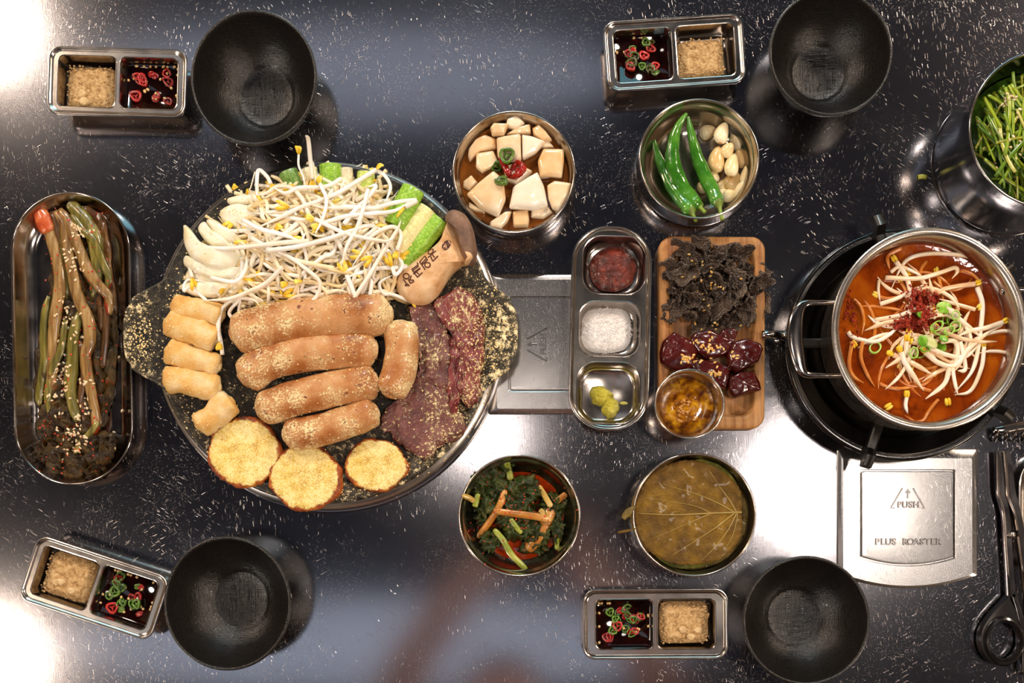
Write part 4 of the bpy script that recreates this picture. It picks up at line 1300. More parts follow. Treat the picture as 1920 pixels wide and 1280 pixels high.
# ------------------------------------------------------------------ steel side dish bowls
M_bw = steel('bowl_steel', '#b6ada4', 0.2, (1, 1, 0.06))
def steel_bowl(name, px, py, dpx, zt, label, group='small steel side dish bowls', fz=0.004, inset=0.0035, cat='bowl', mat=None, c=None, base=0.90):
    c = c or P(px, py, zt); r = L(dpx/2, zt)
    root = empty(name, (c.x, c.y, 0.0003), 0, label, cat, group)
    pf = [(r*base-0.012, 0.0012), (r*base-0.006, 0.0), (r*base-0.002, 0.0006), (r*base, 0.004), (r*(base+0.035), zt*0.30), (r*(base+0.03), zt*0.36), (r*(base+0.05), zt*0.45), (r-0.0022, zt*0.78), (r-0.0012, zt-0.0028), (r-0.0002, zt-0.0020), (r+0.0002, zt-0.0011), (r, zt-0.0003), (r-0.0008, zt), (r-0.0017, zt-0.0004), (r-0.0020, zt-0.0014),
          (r-0.0030, zt-0.004), (r-0.0042, zt-0.0065), (r-0.0046, zt-0.0068), (r-0.007, zt*0.5), (r-0.011, fz+0.006), (r-0.016, fz+0.0015), (r-0.022, fz), (0.004, fz), (0.0005, fz)]
    MB().lathe(pf, 96, cap0=True, cap1=True).build('bowl_body', mat or M_bw, root)
    return root, r
# pickled radish and onion bowl
b1, r1 = steel_bowl('side_dish_bowl', 963.5, 322.5, 230, 0.036, 'round steel bowl of pickled onion and radish chunks above the mushroom')
def brine(col1, col2, name):
    t = NT(name); n = t.noise(t.coords(), 60, 3)
    c = t.mix(n, col(col1), col(col2))
    return t.set(color=c, rough=0.06, spec=0.5, coat=0.3, normal=t.bump(t.noise(t.coords(), 80, 2), 0.1, 0.001))
M_brn = brine('#5a2c0c', '#8f5620', 'brown_brine')
def liquid(root, r, z, mat, name, label, cat, zb=0.0045):
    mb = MB(); mb.lathe([(r-0.016, zb), (r-0.0105, zb+0.006), (r-0.0062, z-0.001), (r-0.0056, z+0.0004), (r-0.0066, z), (0.02, z), (0.0005, z)], 72, cap0=True, cap1=True)
    o = mb.build(name, mat); o.location = root.location
    return tag(o, label, cat, kind='stuff')
liquid(b1, r1, 0.022, M_brn, 'pickling_brine', 'brown soy brine in the pickled onion bowl', 'brine')
M_rad = food('pickled_onion', [(0.2, '#dfae70'), (0.38, '#ebcda2'), (0.56, '#f2e2c8'), (0.85, '#f8f2e6')], scale=26, rough=0.16, bump=0.1, bscale=200, coat=0.5, sss=0.06, rnd=0.34, stretch=(1, 1, 1))
RD = [([(873, 360), (898, 338), (925, 318), (944, 336), (948, 372), (934, 404), (900, 388)], 0.036, 'large whitish pickled onion square at the lower left, biggest of the bowl'),
 ([(962, 348), (990, 330), (1008, 320), (1020, 345), (1028, 382), (1000, 390), (954, 388)], 0.036, 'large yellowish pickled onion piece right of centre'),
 ([(930, 255), (950, 252), (976, 250), (978, 298), (945, 300), (932, 290)], 0.034, 'upright pale onion piece at upper centre'),
 ([(978, 250), (995, 252), (1024, 262), (1004, 284), (980, 297)], 0.035, 'wedge of pickled onion beside the upright piece'),
 ([(892, 285), (925, 278), (934, 300), (928, 308), (904, 322), (892, 312)], 0.032, 'tan onion piece left of the chilies'),
 ([(878, 275), (892, 258), (910, 250), (930, 258), (930, 276), (900, 282), (880, 300), (876, 290)], 0.029, 'brownish onion piece at the upper left rim'),
 ([(918, 236), (925, 228), (954, 230), (945, 250), (922, 250)], 0.036, 'small white onion cube near the top'),
 ([(950, 220), (968, 212), (985, 228), (968, 240), (948, 236)], 0.033, 'thin onion piece nearest the top rim'),
 ([(948, 250), (970, 236), (994, 230), (996, 246), (972, 250)], 0.031, 'onion slice tucked behind the upright piece'),
 ([(1010, 230), (1024, 244), (1036, 260), (1016, 262), (1000, 250), (998, 238)], 0.032, 'grey-tan onion cube at the upper right'),
 ([(1018, 275), (1058, 276), (1058, 300), (1054, 330), (1032, 328), (1012, 330), (1008, 300)], 0.033, 'amber-edged onion block at the right'),
 ([(1026, 345), (1040, 336), (1072, 340), (1066, 366), (1048, 394), (1036, 388), (1028, 370)], 0.034, 'pale triangular onion piece at the right rim'),
 ([(918, 414), (948, 394), (960, 394), (952, 412), (938, 428), (920, 426)], 0.031, 'small slanted onion piece at the bottom left'),
 ([(960, 394), (990, 390), (993, 410), (990, 424), (962, 424)], 0.028, 'translucent onion square at the bottom centre'),
 ([(996, 394), (1028, 384), (1038, 396), (1020, 408), (996, 406)], 0.027, 'submerged amber onion piece at the bottom right'),
 ([(878, 375), (894, 386), (910, 398), (890, 394), (878, 388)], 0.028, 'thin onion piece under the large lower left square'),
 ([(942, 310), (968, 302), (1000, 318), (970, 345), (950, 338)], 0.029, 'onion piece beneath the chili garnish'),
 ([(868, 338), (884, 326), (896, 340), (880, 356), (868, 350)], 0.026, 'small onion piece at the left rim'),
 ([(1004, 262), (1030, 262), (1040, 274), (1012, 276)], 0.028, 'onion piece tucked under the upper right cube')]
ONI = []
for i, (ol, zt_, lb) in enumerate(RD):
    mb = MB(); rq = random.Random(i)
    hgt = 0.011
    pillow(mb, pxs(ol, zt_), zt_ - hgt, hgt*0.95, 0, 0.9, 0.0006, 120, i, tilt=(rq.uniform(-.16, .16), rq.uniform(-.16, .16)), crown=0.7)
    ONI.append(tag(centred(mb, 'pickled_onion', M_rad), lb, 'onion', 'pickled onion pieces in the round bowl'))
tree = bvh_of(ONI + [b1])
for i, (x, y, m, lb, s_, tl) in enumerate([(950, 292, M_gr, 'green chili ring at the top of the onion garnish', 1.5, .5), (941, 305, M_gr, 'cut green chili ring leaning on the upper garnish', 1.3, .9), (930, 311, M_gr, 'small pale green chili ring left of the red chili', 1.1, .9), (942, 343, M_gr, 'green chili ring with seeds low in the garnish', 1.35, .6),
       (996, 306, M_gr, 'green chili ring half sunk right of the red chili', 1.5, .6), (883, 315, M_od, 'green chili ring floating at the left of the onion bowl', 1.6, .7), (974, 322, M_rd, 'larger red chili loop with seeds', 2.0, .7), (980, 305, M_rd, 'upper red chili loop of the onion garnish', 1.7, .7)]):
    l_, n_ = hit(x, y, tree)
    chili_ring(l_ + Vector((0, 0, 0.001)), m, 'x', 300+i, lb, 'chili garnish on the pickled onion', tilt=tl, sc=s_)
l0 = [hit(x, y, tree)[0] + Vector((0, 0, 0.0022)) for x, y in ((938, 296), (946, 312), (955, 330), (956, 350))]
mb = MB(); mb.tube(catmull(l0, 16), lambda u: 0.0030*(0.5 + 0.5*sin(pi*min(u+.1, 1))), 10, flat=0.5)
tag(centred(mb, 'red_chili_strip', M_rd), 'curved red chili strip down the middle of the onion garnish', 'chili slice', 'chili garnish on the pickled onion')
tree = bvh_of(ONI + [o for o in COL.objects if o.name.startswith(('red_chili_strip',))] + [b1])
for i, (x, y) in enumerate(((976, 316), (981, 310), (973, 330), (956, 352), (948, 347), (944, 340), (984, 322), (916, 412))):
    l_, n_ = hit(x, y, tree)
    s_ = bpy.data.objects.new('chili_seed', SEED_DATA); COL.objects.link(s_); s_.location = l_ + Vector((0, 0, 0.002)); s_.rotation_euler = (0, 0, i)
    tag(s_, 'pale chili seed on the pickled onion garnish', 'seed', 'chili seeds on the pickled onion')

# green peppers and garlic bowl
b2, r2 = steel_bowl('side_dish_bowl', 1311, 297.5, 226, 0.036, 'round steel bowl of green peppers and garlic cloves', base=0.97)
M_pep = food('green_pepper', [(0.3, '#1f5210'), (0.5, '#347318'), (0.7, '#5a9630')], scale=40, rough=0.14, bump=0.35, bscale=110, bdist=0.002, coat=0.7)
M_pst = food('pepper_stem', [(0.3, '#4a5a1a'), (0.7, '#8aa23a')], scale=90, rough=0.4)
PEP = [([(1226, 258), (1232, 290), (1246, 322), (1262, 352), (1282, 380), (1297, 398)], 13.5, [.012, .013, .014, .017, .022, .028], (1298, 396), (1305, 414), 'left green pepper, shorter and wrinkled'),
       ([(1288, 212), (1272, 236), (1262, 270), (1262, 305), (1275, 345), (1295, 372), (1312, 388)], 15.5, [.030, .026, .022, .020, .020, .022, .024], (1314, 388), (1322, 398), 'middle green pepper, curved with the thickest body'),
       ([(1290, 218), (1296, 250), (1306, 290), (1322, 330), (1338, 360), (1348, 384)], 13.5, [.032, .026, .022, .021, .024, .030], (1347, 388), (1354, 412), 'right green pepper reaching over the garlic')]
for i, (pp, rw, zs, s0, s1, lb) in enumerate(PEP):
    c3 = catmull([tuple(P(x, y, z)) for (x, y), z in zip(pp, zs)], 44)
    rr_ = L(rw, .02)
    mb = MB(); mb.tube(c3, lambda u: rr_*(0.15 + 0.85*min(1, (u/0.55))**0.75)*(1 if u < 0.9 else 1 - 0.55*((u-0.9)/0.1)**2), 20, rnoise=0.26, nscale=95, seed=i, flat=0.9)
    o = centred(mb, 'green_pepper', M_pep)
    tag(o, lb, 'pepper', 'green peppers in the round bowl')
    a, b = c3[-1], P(*s1, zs[-1] + 0.006)
    l0 = Vector(o.location)
    mb = MB(); mb.tube(catmull([a - (b-a)*0.25 - l0, a - l0, a.lerp(b, .4) - l0, b - l0], 14), lambda u: 0.0048 if u < 0.2 else (0.0048 - 0.003*min(1, (u-0.2)/0.35)), 12)
    mb.build('stem', M_pst, o)
M_gar = food('garlic', [(0.3, '#d9b477'), (0.5, '#efd6a0'), (0.75, '#fbeecb')], scale=50, rough=0.28, bump=0.08, bscale=150, sss=0.15, coat=0.2, rnd=0.4)
M_gtip = food('garlic_tip', [(0.3, '#8a5a2a'), (0.7, '#b98a4c')], scale=150, rough=0.6)
GAR = [(1328, 247, 13, 17, 70), (1353, 249, 13, 22, 15), (1381, 264, 13, 21, -25), (1364, 281, 12, 15, 30), (1343, 299, 15, 25, 5), (1372, 309, 13, 24, 10), (1388, 297, 11, 20, -20), (1398, 327, 9, 24, 12), (1372, 339, 15, 20, 30), (1370, 366, 12, 17, 80), (1352, 347, 9, 12, 20), (1338, 330, 9, 13, -20), (1316, 352, 9, 12, -40), (1389, 352, 10, 16, 30), (1356, 362, 10, 14, 60)]
GL = ['single garlic clove at the top left of the garlic heap', 'peanut-shaped garlic clove at the top of the heap', 'long garlic clove at the upper right of the heap', 'small round garlic clove in the middle of the heap', 'biggest pointed garlic clove touching the right pepper', 'plump garlic clove in the middle right, tip showing',
      'garlic clove behind the plump middle one', 'slim garlic clove against the right bowl wall', 'garlic clove under the plump middle one', 'flat garlic clove lowest in the bowl', 'small garlic clove right of the pepper tip', 'half hidden garlic clove beside the right pepper', 'garlic clove peeking between middle and right pepper', 'garlic clove low by the right bowl wall', 'small garlic clove near the stem of the right pepper']
for i, (x, y, a_, b_, dg) in enumerate(GAR):
    z = 0.010 + (0.007 if i in (4, 5, 3, 1) else 0) + 0.003*(i % 2)
    c = P(x, y, z)
    mb = MB()
    rings = []
    n = 18
    for j in range(15):
        u = j/14
        q = -1 + 2*u
        rr_ = sqrt(max(0, 1 - abs(q)**2.2))*(1 - 0.28*q) * L(a_, z)
        if j in (0, 14): rr_ = L(a_, z)*0.08
        bend = 0.10*L(b_, z)*(q*q)
        rings.append([(cos(h)*rr_ + bend, q*L(b_, z), sin(h)*rr_*0.82*(1 + 0.06*cos(3*h))) for h in [2*pi*k/n for k in range(n)]])
    mb.rings(rings)
    o = mb.build('garlic_clove', M_gar, None, c, rot=(R.uniform(-.25, .25), R.uniform(-.2, .2), radians(-dg)))
    tag(o, GL[i], 'garlic', 'garlic cloves in the round bowl')
    if i in (1, 5, 2, 8):
        tp = MB(); tp.ico((0.10*L(b_, z), -L(b_, z)*0.97, 0.0006), 0.0017, 2, (1, 0.6, 0.7)); tp.build('root_tip', M_gtip, o)

# seasoned greens bowl
b3, r3 = steel_bowl('side_dish_bowl', 973.5, 966.5, 229, 0.030, 'round steel bowl of leafy green kimchi in red sauce')
M_red = brine('#8a1e04', '#c8480c', 'red_kimchi_juice')
mb = MB(); blob(mb, (b3.location.x + 0.002, b3.location.y + 0.001), (0.043, 0.044), 0.0015, 0.0065, 0.0002, 60, 2, 64, 8, 8, 0.07)
mb.rings([[(v[0], v[1], 0.0045) for v in mb.v[-64:]], mb.v[-64:]], False, False) if False else None
o = centred(mb, 'kimchi_juice', M_red, base_z=0.0060); tag(o, 'orange red juice pooled under the leafy kimchi', 'juice', kind='stuff')
M_gl = veg('green_leaf', [(0.25, '#161d06'), (0.45, '#28330c'), (0.62, '#434a18'), (0.78, '#704816')], scale=80, rough=0.42, coat=0.1, spec=0.3, bump=0.9, bscale=200, specks=[('#a02a0a', 260, 0.68)])
M_st2 = [veg('kimchi_stem_pale', [(0.3, '#967430'), (0.5, '#bf9c4c'), (0.7, '#d8bc7c')], scale=60, bump=0.35), veg('kimchi_stem_orange', [(0.3, '#8a4e16'), (0.5, '#b4762c'), (0.7, '#cf9c54')], scale=60, bump=0.35), veg('kimchi_stem_green', [(0.3, '#5c6a1a'), (0.5, '#8a9430'), (0.7, '#b0b050')], scale=60)]
KB = []
GKL = ['dark green kimchi leaf at the upper left of the leafy bowl', 'green kimchi leaf against the left wall of the leafy bowl', 'small green kimchi leaf beside the top stem', 'large green kimchi leaf upper right of the cross stem', 'green kimchi leaf just above the cross stem',
       'green kimchi leaf between the cross stem and the widest stem', 'green kimchi leaf under the widest ridged stem', 'green kimchi leaf at the lower left of the leafy bowl', 'reddish green kimchi leaf at the right wall of the leafy bowl', 'narrow green kimchi leaf below the right wall leaf',
       'flat green kimchi leaf nearest the lower rim', 'central green kimchi leaf under the cross stem', 'narrow green kimchi leaf left of the slanted orange stem']
rk = random.Random(8)
for i, (x, y, rx, ry, h) in enumerate([(925, 905, 34, 30, .017), (900, 935, 18, 34, .014), (945, 880, 20, 14, .014), (985, 925, 34, 32, .020), (940, 950, 34, 28, .017), (975, 985, 32, 32, .018), (1010, 990, 26, 34, .016), (920, 1010, 26, 22, .014), (1035, 945, 26, 20, .014), (1045, 985, 16, 34, .013), (1000, 1025, 26, 12, .010), (965, 960, 40, 36, .018), (905, 970, 16, 20, .012)]):
    KB.append(crumple(octo(x, y, rx, ry, rk, v=0.22), 0.006, h, M_gl, GKL[i], 'kimchi_leaf', 'leaves of the green kimchi in the round bowl', 'kimchi', 90+i, amp=0.0065, ns=75, edge=0.006, sub=70))
ST3 = [([(925, 957), (960, 962), (1000, 967), (1035, 975)], 15, 1, [.024, .025, .025, .023], 'straight pale stem lying across the middle of the leafy kimchi'),
       ([(1038, 945), (1025, 975), (1008, 1005), (990, 1032)], 26, 1, [.016, .018, .017, .014], 'widest ridged orange stem at the right of the leafy kimchi'),
       ([(948, 918), (938, 945), (920, 975), (896, 1008)], 14, 1, [.022, .024, .018, .012], 'slanted orange stem at the left of the leafy kimchi'),
       ([(926, 992), (942, 1010), (960, 1040), (988, 1068)], 13, 2, [.018, .02, .018, .016], 'green-tipped stem running to the lower rim'),
       ([(950, 865), (953, 880), (958, 900)], 15, 2, [.02, .016, .014], 'yellow-green stem at the top rim of the leafy kimchi'),
       ([(866, 928), (880, 933), (890, 940)], 11, 0, [.030, .026, .022], 'short orange stem resting on the left rim'),
       ([(897, 925), (893, 940), (890, 950)], 12, 2, [.02, .022, .022], 'short yellow-green stem by the left rim'),
       ([(957, 972), (966, 985), (978, 1000)], 11, 2, [.024, .024, .022], 'short pale green stem in the middle of the leaves'),
       ([(1010, 910), (1022, 930), (1034, 950)], 12, 0, [.018, .020, .022], 'tan stem at the upper right of the leaves'),
       ([(1045, 985), (1045, 1010), (1044, 1030)], 10, 2, [.016, .015, .012], 'thin green stem by the right wall'),
       ([(1030, 950), (1048, 936), (1062, 925)], 13, 1, [.016, .016, .018], 'brownish curled stem near the right wall'),
       ([(1012, 955), (1018, 962), (1016, 972)], 12, 0, [.024, .024, .024], 'small bright stem knot beside the wide stem')]
for pts, wp, mi, lf, lb in ST3:
    KB.append(flat_stalk(pts, wp, mi, lb, 0.0, 'kimchi_stalk', 'stems of the green kimchi in the round bowl', 'kimchi', lift=lf, flat=0.45, taper=(0.9, 1, 0.95), mats=M_st2, rn=0.12))
tree = bvh_of(KB + [b3, o])
flakes(130, lambda rr: (rr.gauss(970, 42), rr.gauss(960, 42)), 'chili_flakes', 'red chili flakes on the leafy green kimchi', tree, smax=0.0013)

# perilla leaf bowl
b4, r4 = steel_bowl('side_dish_bowl', 1302, 965, 232, 0.034, 'round steel bowl of pickled perilla leaves', base=0.95)
def perilla_mat(nm, a, b, c_):
    t = NT(nm); v = t.coords()
    n = t.noise(v, 45, 4)
    c = t.ramp(n, [(0.3, col(a)), (0.5, col(b)), (0.7, col(c_))])
    w1 = t.noise(v, 130, 5, 0.65, 1.0)
    t.set(color=c, rough=t.math('ADD', t.math('MULTIPLY', t.noise(v, 300, 3), 0.3), 0.28), coat=0.08, spec=0.35, normal=t.bump(w1, 1.0, 0.0035, t.bump(t.noise(v, 500, 3), 0.6, 0.0008)))
    return t.m
M_pl = [perilla_mat('perilla_olive', '#4a3000', '#70500a', '#8e6a12'), perilla_mat('perilla_green', '#3e400c', '#585a12', '#757026'), perilla_mat('perilla_grey', '#54441a', '#74602a', '#927c44')]
M_vein = food('leaf_vein', [(0.3, '#8a7230'), (0.7, '#a88c48')], scale=90, rough=0.35, coat=0.3)
def perilla(cx_, cy_, rx, ry, ang, z, mi, label, seed, ripple=0.0012, bowlr=None, veins=False, cup=0.0):
    rr = random.Random(seed)
    c = P(cx_, cy_, z); n = 120; m = 18
    mb = MB()
    A, B = L(rx, z), L(ry, z)
    def zz(x, y, t): return fb((x + seed, y), 60, seed, 3)*ripple*2.2 + cup*t*t + (ripple*1.2*sin(atan2(y, x)*9 + seed)*t**3)
    top, bot = [], []
    rings = []
    for side in (0, 1):
        seq = range(m, 0, -1) if side else range(1, m+1)
        for i in seq:
            t = i/m
            ring = []
            for k in range(n):
                th = 2*pi*k/n
                e = 1 + (0.022*(abs(sin(th*26)) - 0.5) if i == m else 0) + 0.05*nz((cos(th)*1.5, sin(th)*1.5), 1, seed)
                # heart shape: stem notch at +x, slight point at -x
                e *= 1 - 0.07*math.exp(-(th if th < pi else 2*pi-th)**2*14) + 0.05*math.exp(-(th-pi)**2*5)
                x, y = A*t*e*cos(th), B*t*e*sin(th)
                ring.append((x, y, zz(x, y, t) + (0.0 if side == 0 else -0.0006)))
            rings.append(ring)
    mb.rings(rings, True, True)
    mb.f = [tuple(reversed(f)) for f in mb.f]
    o = mb.build('perilla_leaf', M_pl[mi], None, c, rot=(0, 0, ang))
    tag(o, label, 'perilla leaf', 'pickled perilla leaves in the round bowl')
    if veins:
        def vp(pts, r0):
            q = catmull([(x*A, y*B, 0) for x, y in pts], 26)
            q = [Vector((p.x, p.y, zz(p.x, p.y, min(1, sqrt((p.x/A)**2 + (p.y/B)**2))) + 0.0001)) for p in q]
            vb.tube(q, lambda u: r0*(1 - 0.75*u), 6)
        specs = [([(0.93, 0.02), (0.4, 0.0), (-0.3, -0.03), (-0.92, 0.0)], 0.0011), ([(0.80, 0.02), (0.5, 0.2), (0.1, 0.38), (-0.45, 0.55)], 0.0008), ([(0.80, 0.0), (0.5, -0.25), (0.15, -0.5), (-0.3, -0.8)], 0.0008),
                 ([(0.84, 0.02), (0.72, 0.25), (0.55, 0.5), (0.35, 0.82)], 0.0008), ([(0.84, 0.0), (0.70, -0.3), (0.5, -0.6), (0.2, -0.92)], 0.0008), ([(0.4, 0.0), (0.1, 0.14), (-0.3, 0.22), (-0.8, 0.3)], 0.0005),
                 ([(0.4, 0.0), (0.05, -0.16), (-0.35, -0.35), (-0.7, -0.5)], 0.0005), ([(0.86, 0.0), (0.82, -0.25), (0.74, -0.5), (0.6, -0.72)], 0.0006)]
        for pts, r0 in specs:
            vb = MB(); vp(pts, r0); vb.build('vein', M_vein, o)
    return o
perilla(1300, 972, 107, 103, 0.4, 0.020, 2, 'lower greyish perilla leaf showing at the bottom edge of the stack', 1)
perilla(1312, 962, 98, 92, -0.5, 0.0225, 2, 'grey-brown folded perilla leaf showing at the right edge of the stack', 2)
perilla(1328, 918, 62, 50, -0.75, 0.0265, 1, 'greener perilla leaf at the upper right of the stack', 3)
perilla(1288, 968, 99, 98, 0.05, 0.0262, 1, 'second perilla leaf from the top of the stack', 4, ripple=0.0008)
perilla(1292, 962, 106, 98, 0.0, 0.0290, 0, 'top brownish green perilla leaf with clear veins', 5, veins=True, ripple=0.0009)
for i, (pp, w1, lb) in enumerate([([(1168, 972), (1180, 958), (1192, 948)], 14, 'small folded perilla tip hanging over the left rim'), ([(1158, 998), (1175, 995), (1196, 990)], 5, 'brown perilla stem poking over the left rim')]):
    c3 = catmull([tuple(P(x, y, .0355)) for x, y in pp], 14); mb = MB(); mb.tube(c3, lambda u: L(w1/2, .036)*(0.4+0.6*sin(pi*min(1, u+0.15))), 10, flat=0.3, rnoise=0.3, nscale=300, seed=i)
    tag(centred(mb, 'perilla_scrap', M_pl[2 if i == 0 else 0]), lb, 'perilla leaf', 'perilla scraps on the bowl rim')

# ------------------------------------------------------------------ three-well sauce tray
zt = 0.026
c = P(1144, 615, zt)
rz = radians(-1.3)
w_, h_ = L(150, zt), L(382, zt)
wl = [(0.0025, L(119, zt), L(121, zt), L(112, zt), 0.017, 0.004), (-0.0002, L(-1, zt), L(120, zt), L(106, zt), 0.015, 0.006), (0.0000, L(-121, zt), L(122, zt), L(118, zt), 0.017, 0.004)]
t3 = tray('sauce_tray', c, rz, w_, h_, w_*0.45, zt, wl, 'long three-well steel tray with chili paste, salt and wasabi', 'tray', deck=0.0030)
MM = Matrix.Translation((c.x, c.y, 0)) @ Matrix.Rotation(rz, 4, 'Z')
M_ssam = food('chili_paste', [(0.3, '#3c0d04'), (0.5, '#661b08'), (0.7, '#8c2f0e')], scale=90, rough=0.3, bump=1.0, bscale=300, bdist=0.003, coat=0.35, specks=[('#b04a12', 220, 0.68)])
M_salt = food('coarse_salt', [(0.3, '#f0e8e4'), (0.7, '#ffffff')], scale=700, rough=0.5, bump=0.7, bscale=1500, bdist=0.0012)
M_was = food('wasabi', [(0.3, '#a89a20'), (0.5, '#cabf3e'), (0.7, '#e4dc78')], scale=90, rough=0.5, bump=1.0, bscale=420, bdist=0.0025, sss=0.1)
a = c = P(1150, 502, 0.012)
mb = MB(); blob(mb, (a.x, a.y), (0.0225, 0.0215), 0.0115, 0.0055, 0.0045, 190, 3, 80, 34, 2.6, 0.12, octv=4)
tag(centred(mb, 'chili_paste', M_ssam, base_z=0.005), 'heap of glossy dark red chili paste in the top well', 'chili paste', kind='stuff')
a = P(1137, 617, 0.012)
mb = MB(); blob(mb, (a.x, a.y), (0.0235, 0.0215), 0.0065, 0.0072, 0.0016, 500, 4, 90, 34, 5, 0.08, sq=3, octv=4)
rr = random.Random(2)
for i in range(900):
    th = rr.uniform(0, 6.283); q = sqrt(rr.random())*1.06
    x, y = a.x + 0.0235*q*cos(th), a.y + 0.0215*q*sin(th)
    mb.ico((x, y, 0.0142 - 0.006*q**5 + rr.uniform(-.0004, .0006)), rr.uniform(0.00035, 0.0008), 1, (1, rr.uniform(.6, 1), .8))
tag(centred(mb, 'coarse_salt', M_salt, base_z=0.0065), 'square heap of coarse white salt in the middle well', 'salt', kind='stuff')
mb = MB()
for (x, y, rx, ry, h, s_) in ((1128, 742, .0110, .0085, .0085, 1), (1144, 762, .0085, .0100, .0075, 2), (1122, 735, .008, .006, .006, 4), (1170, 755, .0040, .0016, .002, 3)):
    a = P(x, y, 0.008)
    blob(mb, (a.x, a.y), (rx, ry), h, 0.0046, 0.0028, 260, s_+5, 54, 20, 2.4, 0.3, octv=4)
tag(centred(mb, 'wasabi', M_was, base_z=0.0042), 'yellow-green dollop of wasabi in the bottom well', 'wasabi', kind='stuff')

# ------------------------------------------------------------------ wooden board with tripe, liver and a cup
zt = 0.017
c = P(1334.5, 623, zt)
def wood_mat():
    t = NT('acacia_wood')
    v = t.coords((1.0, 0.055, 1))
    n = t.noise(v, 330, 5, 0.6, 0.6)
    n2 = t.noise(t.coords((1, 0.3, 1)), 28, 3)
    s_ = t.math('ADD', t.math('MULTIPLY', n, 0.6), t.math('MULTIPLY', n2, 0.4))
    cc = t.ramp(s_, [(0.34, col('#7a4722')), (0.46, col('#a56e3c')), (0.56, col('#bb8650')), (0.7, col('#d09f68'))])
    return t.set(color=cc, rough=0.42, normal=t.bump(n, 0.35, 0.0005), spec=0.4)
M_wood = wood_mat()
bd = empty('wooden_serving_board', (c.x, c.y, 0.0003), radians(-0.2), 'rectangular acacia wood serving board with black tripe and raw liver', 'board')
w_, h_ = L(201, zt), L(361, zt)
mb = MB()
iw, ih = w_-0.020, h_-0.022
mb.rings([loop(w_-0.004, h_-0.004, 0.011, 0, 10), loop(w_-0.001, h_-0.001, 0.0125, 0.002, 10), loop(w_, h_, 0.013, 0.005, 10), loop(w_, h_, 0.013, 0.0135, 10), loop(w_-0.001, h_-0.001, 0.0127, 0.0160, 10), loop(w_-0.0035, h_-0.0035, 0.012, 0.017, 10),
          loop(iw+0.001, ih+0.001, 0.0125, 0.017, 10), loop(iw-0.0005, ih-0.0005, 0.012, 0.0162, 10), loop(iw-0.004, ih-0.004, 0.011, 0.0105, 10), loop(iw-0.009, ih-0.009, 0.009, 0.009, 10), loop(iw-0.03, ih-0.03, 0.006, 0.0088, 10)], True, True)
mb.build('board_body', M_wood, bd, autos=60)

M_trp = food('black_tripe', [(0.3, '#382c24'), (0.5, '#58473b'), (0.72, '#7a6656')], scale=60, rough=0.36, bump=0.2, bscale=500, coat=0.1, cells=(560, 1.0, 0.003), rnd=0.2)
M_trpe = food('tripe_edge', [(0.3, '#5f554d'), (0.7, '#8d8176')], scale=60, rough=0.3)
def tripe(px, py, dirdeg, curl, length, width, z, seed):
    """a curled leaf of tripe: a wavy band standing partly on edge with rolled sides"""
    rr = random.Random(seed)
    n, m = 22, 9
    c = P(px, py, z)
    grid = []
    a = radians(dirdeg); st = length/n
    p = Vector((0, 0, 0)); path = []
    lean = rr.uniform(0.05, 0.6) * rr.choice((-1, 1))
    for i in range(n + 1):
        path.append((p.copy(), a, lean + 0.45*sin(i/n*4 + seed)))
        a += curl/n + 0.14*nz((i*0.25, seed), 1, seed)
        p += Vector((cos(a), sin(a), 0.35*sin(i/n*6 + seed)))*st
    mid = sum((q[0] for q in path), Vector())/len(path)
    for i, (q, aa, ln) in enumerate(path):
        sd = Vector((-sin(aa), cos(aa), 0))
        row = []
        wv = width*(0.75 + 0.45*abs(sin(i*0.5 + seed)) + 0.25*nz((i*0.3, seed*2), 1, 1))
        for j in range(m + 1):
            u = (j/m - 0.5)
            d = sd*cos(ln + u*1.3) + Vector((0, 0, 1))*sin(ln + u*1.3)
            ee = 1 + (0.14*nz((i*1.9, j), 1, seed) if j in (0, m) else 0)
            row.append(q - mid + d*u*wv*ee)
        grid.append(row)
    vs = []; fs = []
    th = 0.0008
    N = (n+1)*(m+1)
    def nrm(i, j):
        a_ = grid[min(i+1, n)][j] - grid[max(i-1, 0)][j]; b_ = grid[i][min(j+1, m)] - grid[i][max(j-1, 0)]
        q = a_.cross(b_)
        return q.normalized() if q.length > 1e-12 else Vector((0, 0, 1))
    for s_ in (1, -1):
        for i in range(n+1):
            for j in range(m+1): vs.append(grid[i][j] + nrm(i, j)*th*s_)
    def id_(i, j, s_): return s_*N + i*(m+1) + j
    for i in range(n):
        for j in range(m):
            fs.append((id_(i, j, 0), id_(i+1, j, 0), id_(i+1, j+1, 0), id_(i, j+1, 0)))
            fs.append((id_(i, j, 1), id_(i, j+1, 1), id_(i+1, j+1, 1), id_(i+1, j, 1)))
    for i in range(n):
        fs.append((id_(i, 0, 0), id_(i, 0, 1), id_(i+1, 0, 1), id_(i+1, 0, 0))); fs.append((id_(i, m, 0), id_(i+1, m, 0), id_(i+1, m, 1), id_(i, m, 1)))
    for j in range(m):
        fs.append((id_(0, j, 0), id_(0, j+1, 0), id_(0, j+1, 1), id_(0, j, 1))); fs.append((id_(n, j, 0), id_(n, j, 1), id_(n, j+1, 1), id_(n, j+1, 0)))
    zmin = min(v.z for v in vs)
    c.z = max(c.z, 0.0092) - zmin if c.z - 0 < 0.012 else c.z + 0.003
    mb = MB().add(vs, fs)
    o = mb.build('tripe_slice', M_trp, None, c)
    return tag(o, 'curled dark grey slice of black tripe on the wooden board', 'tripe', 'slices of black tripe on the board')
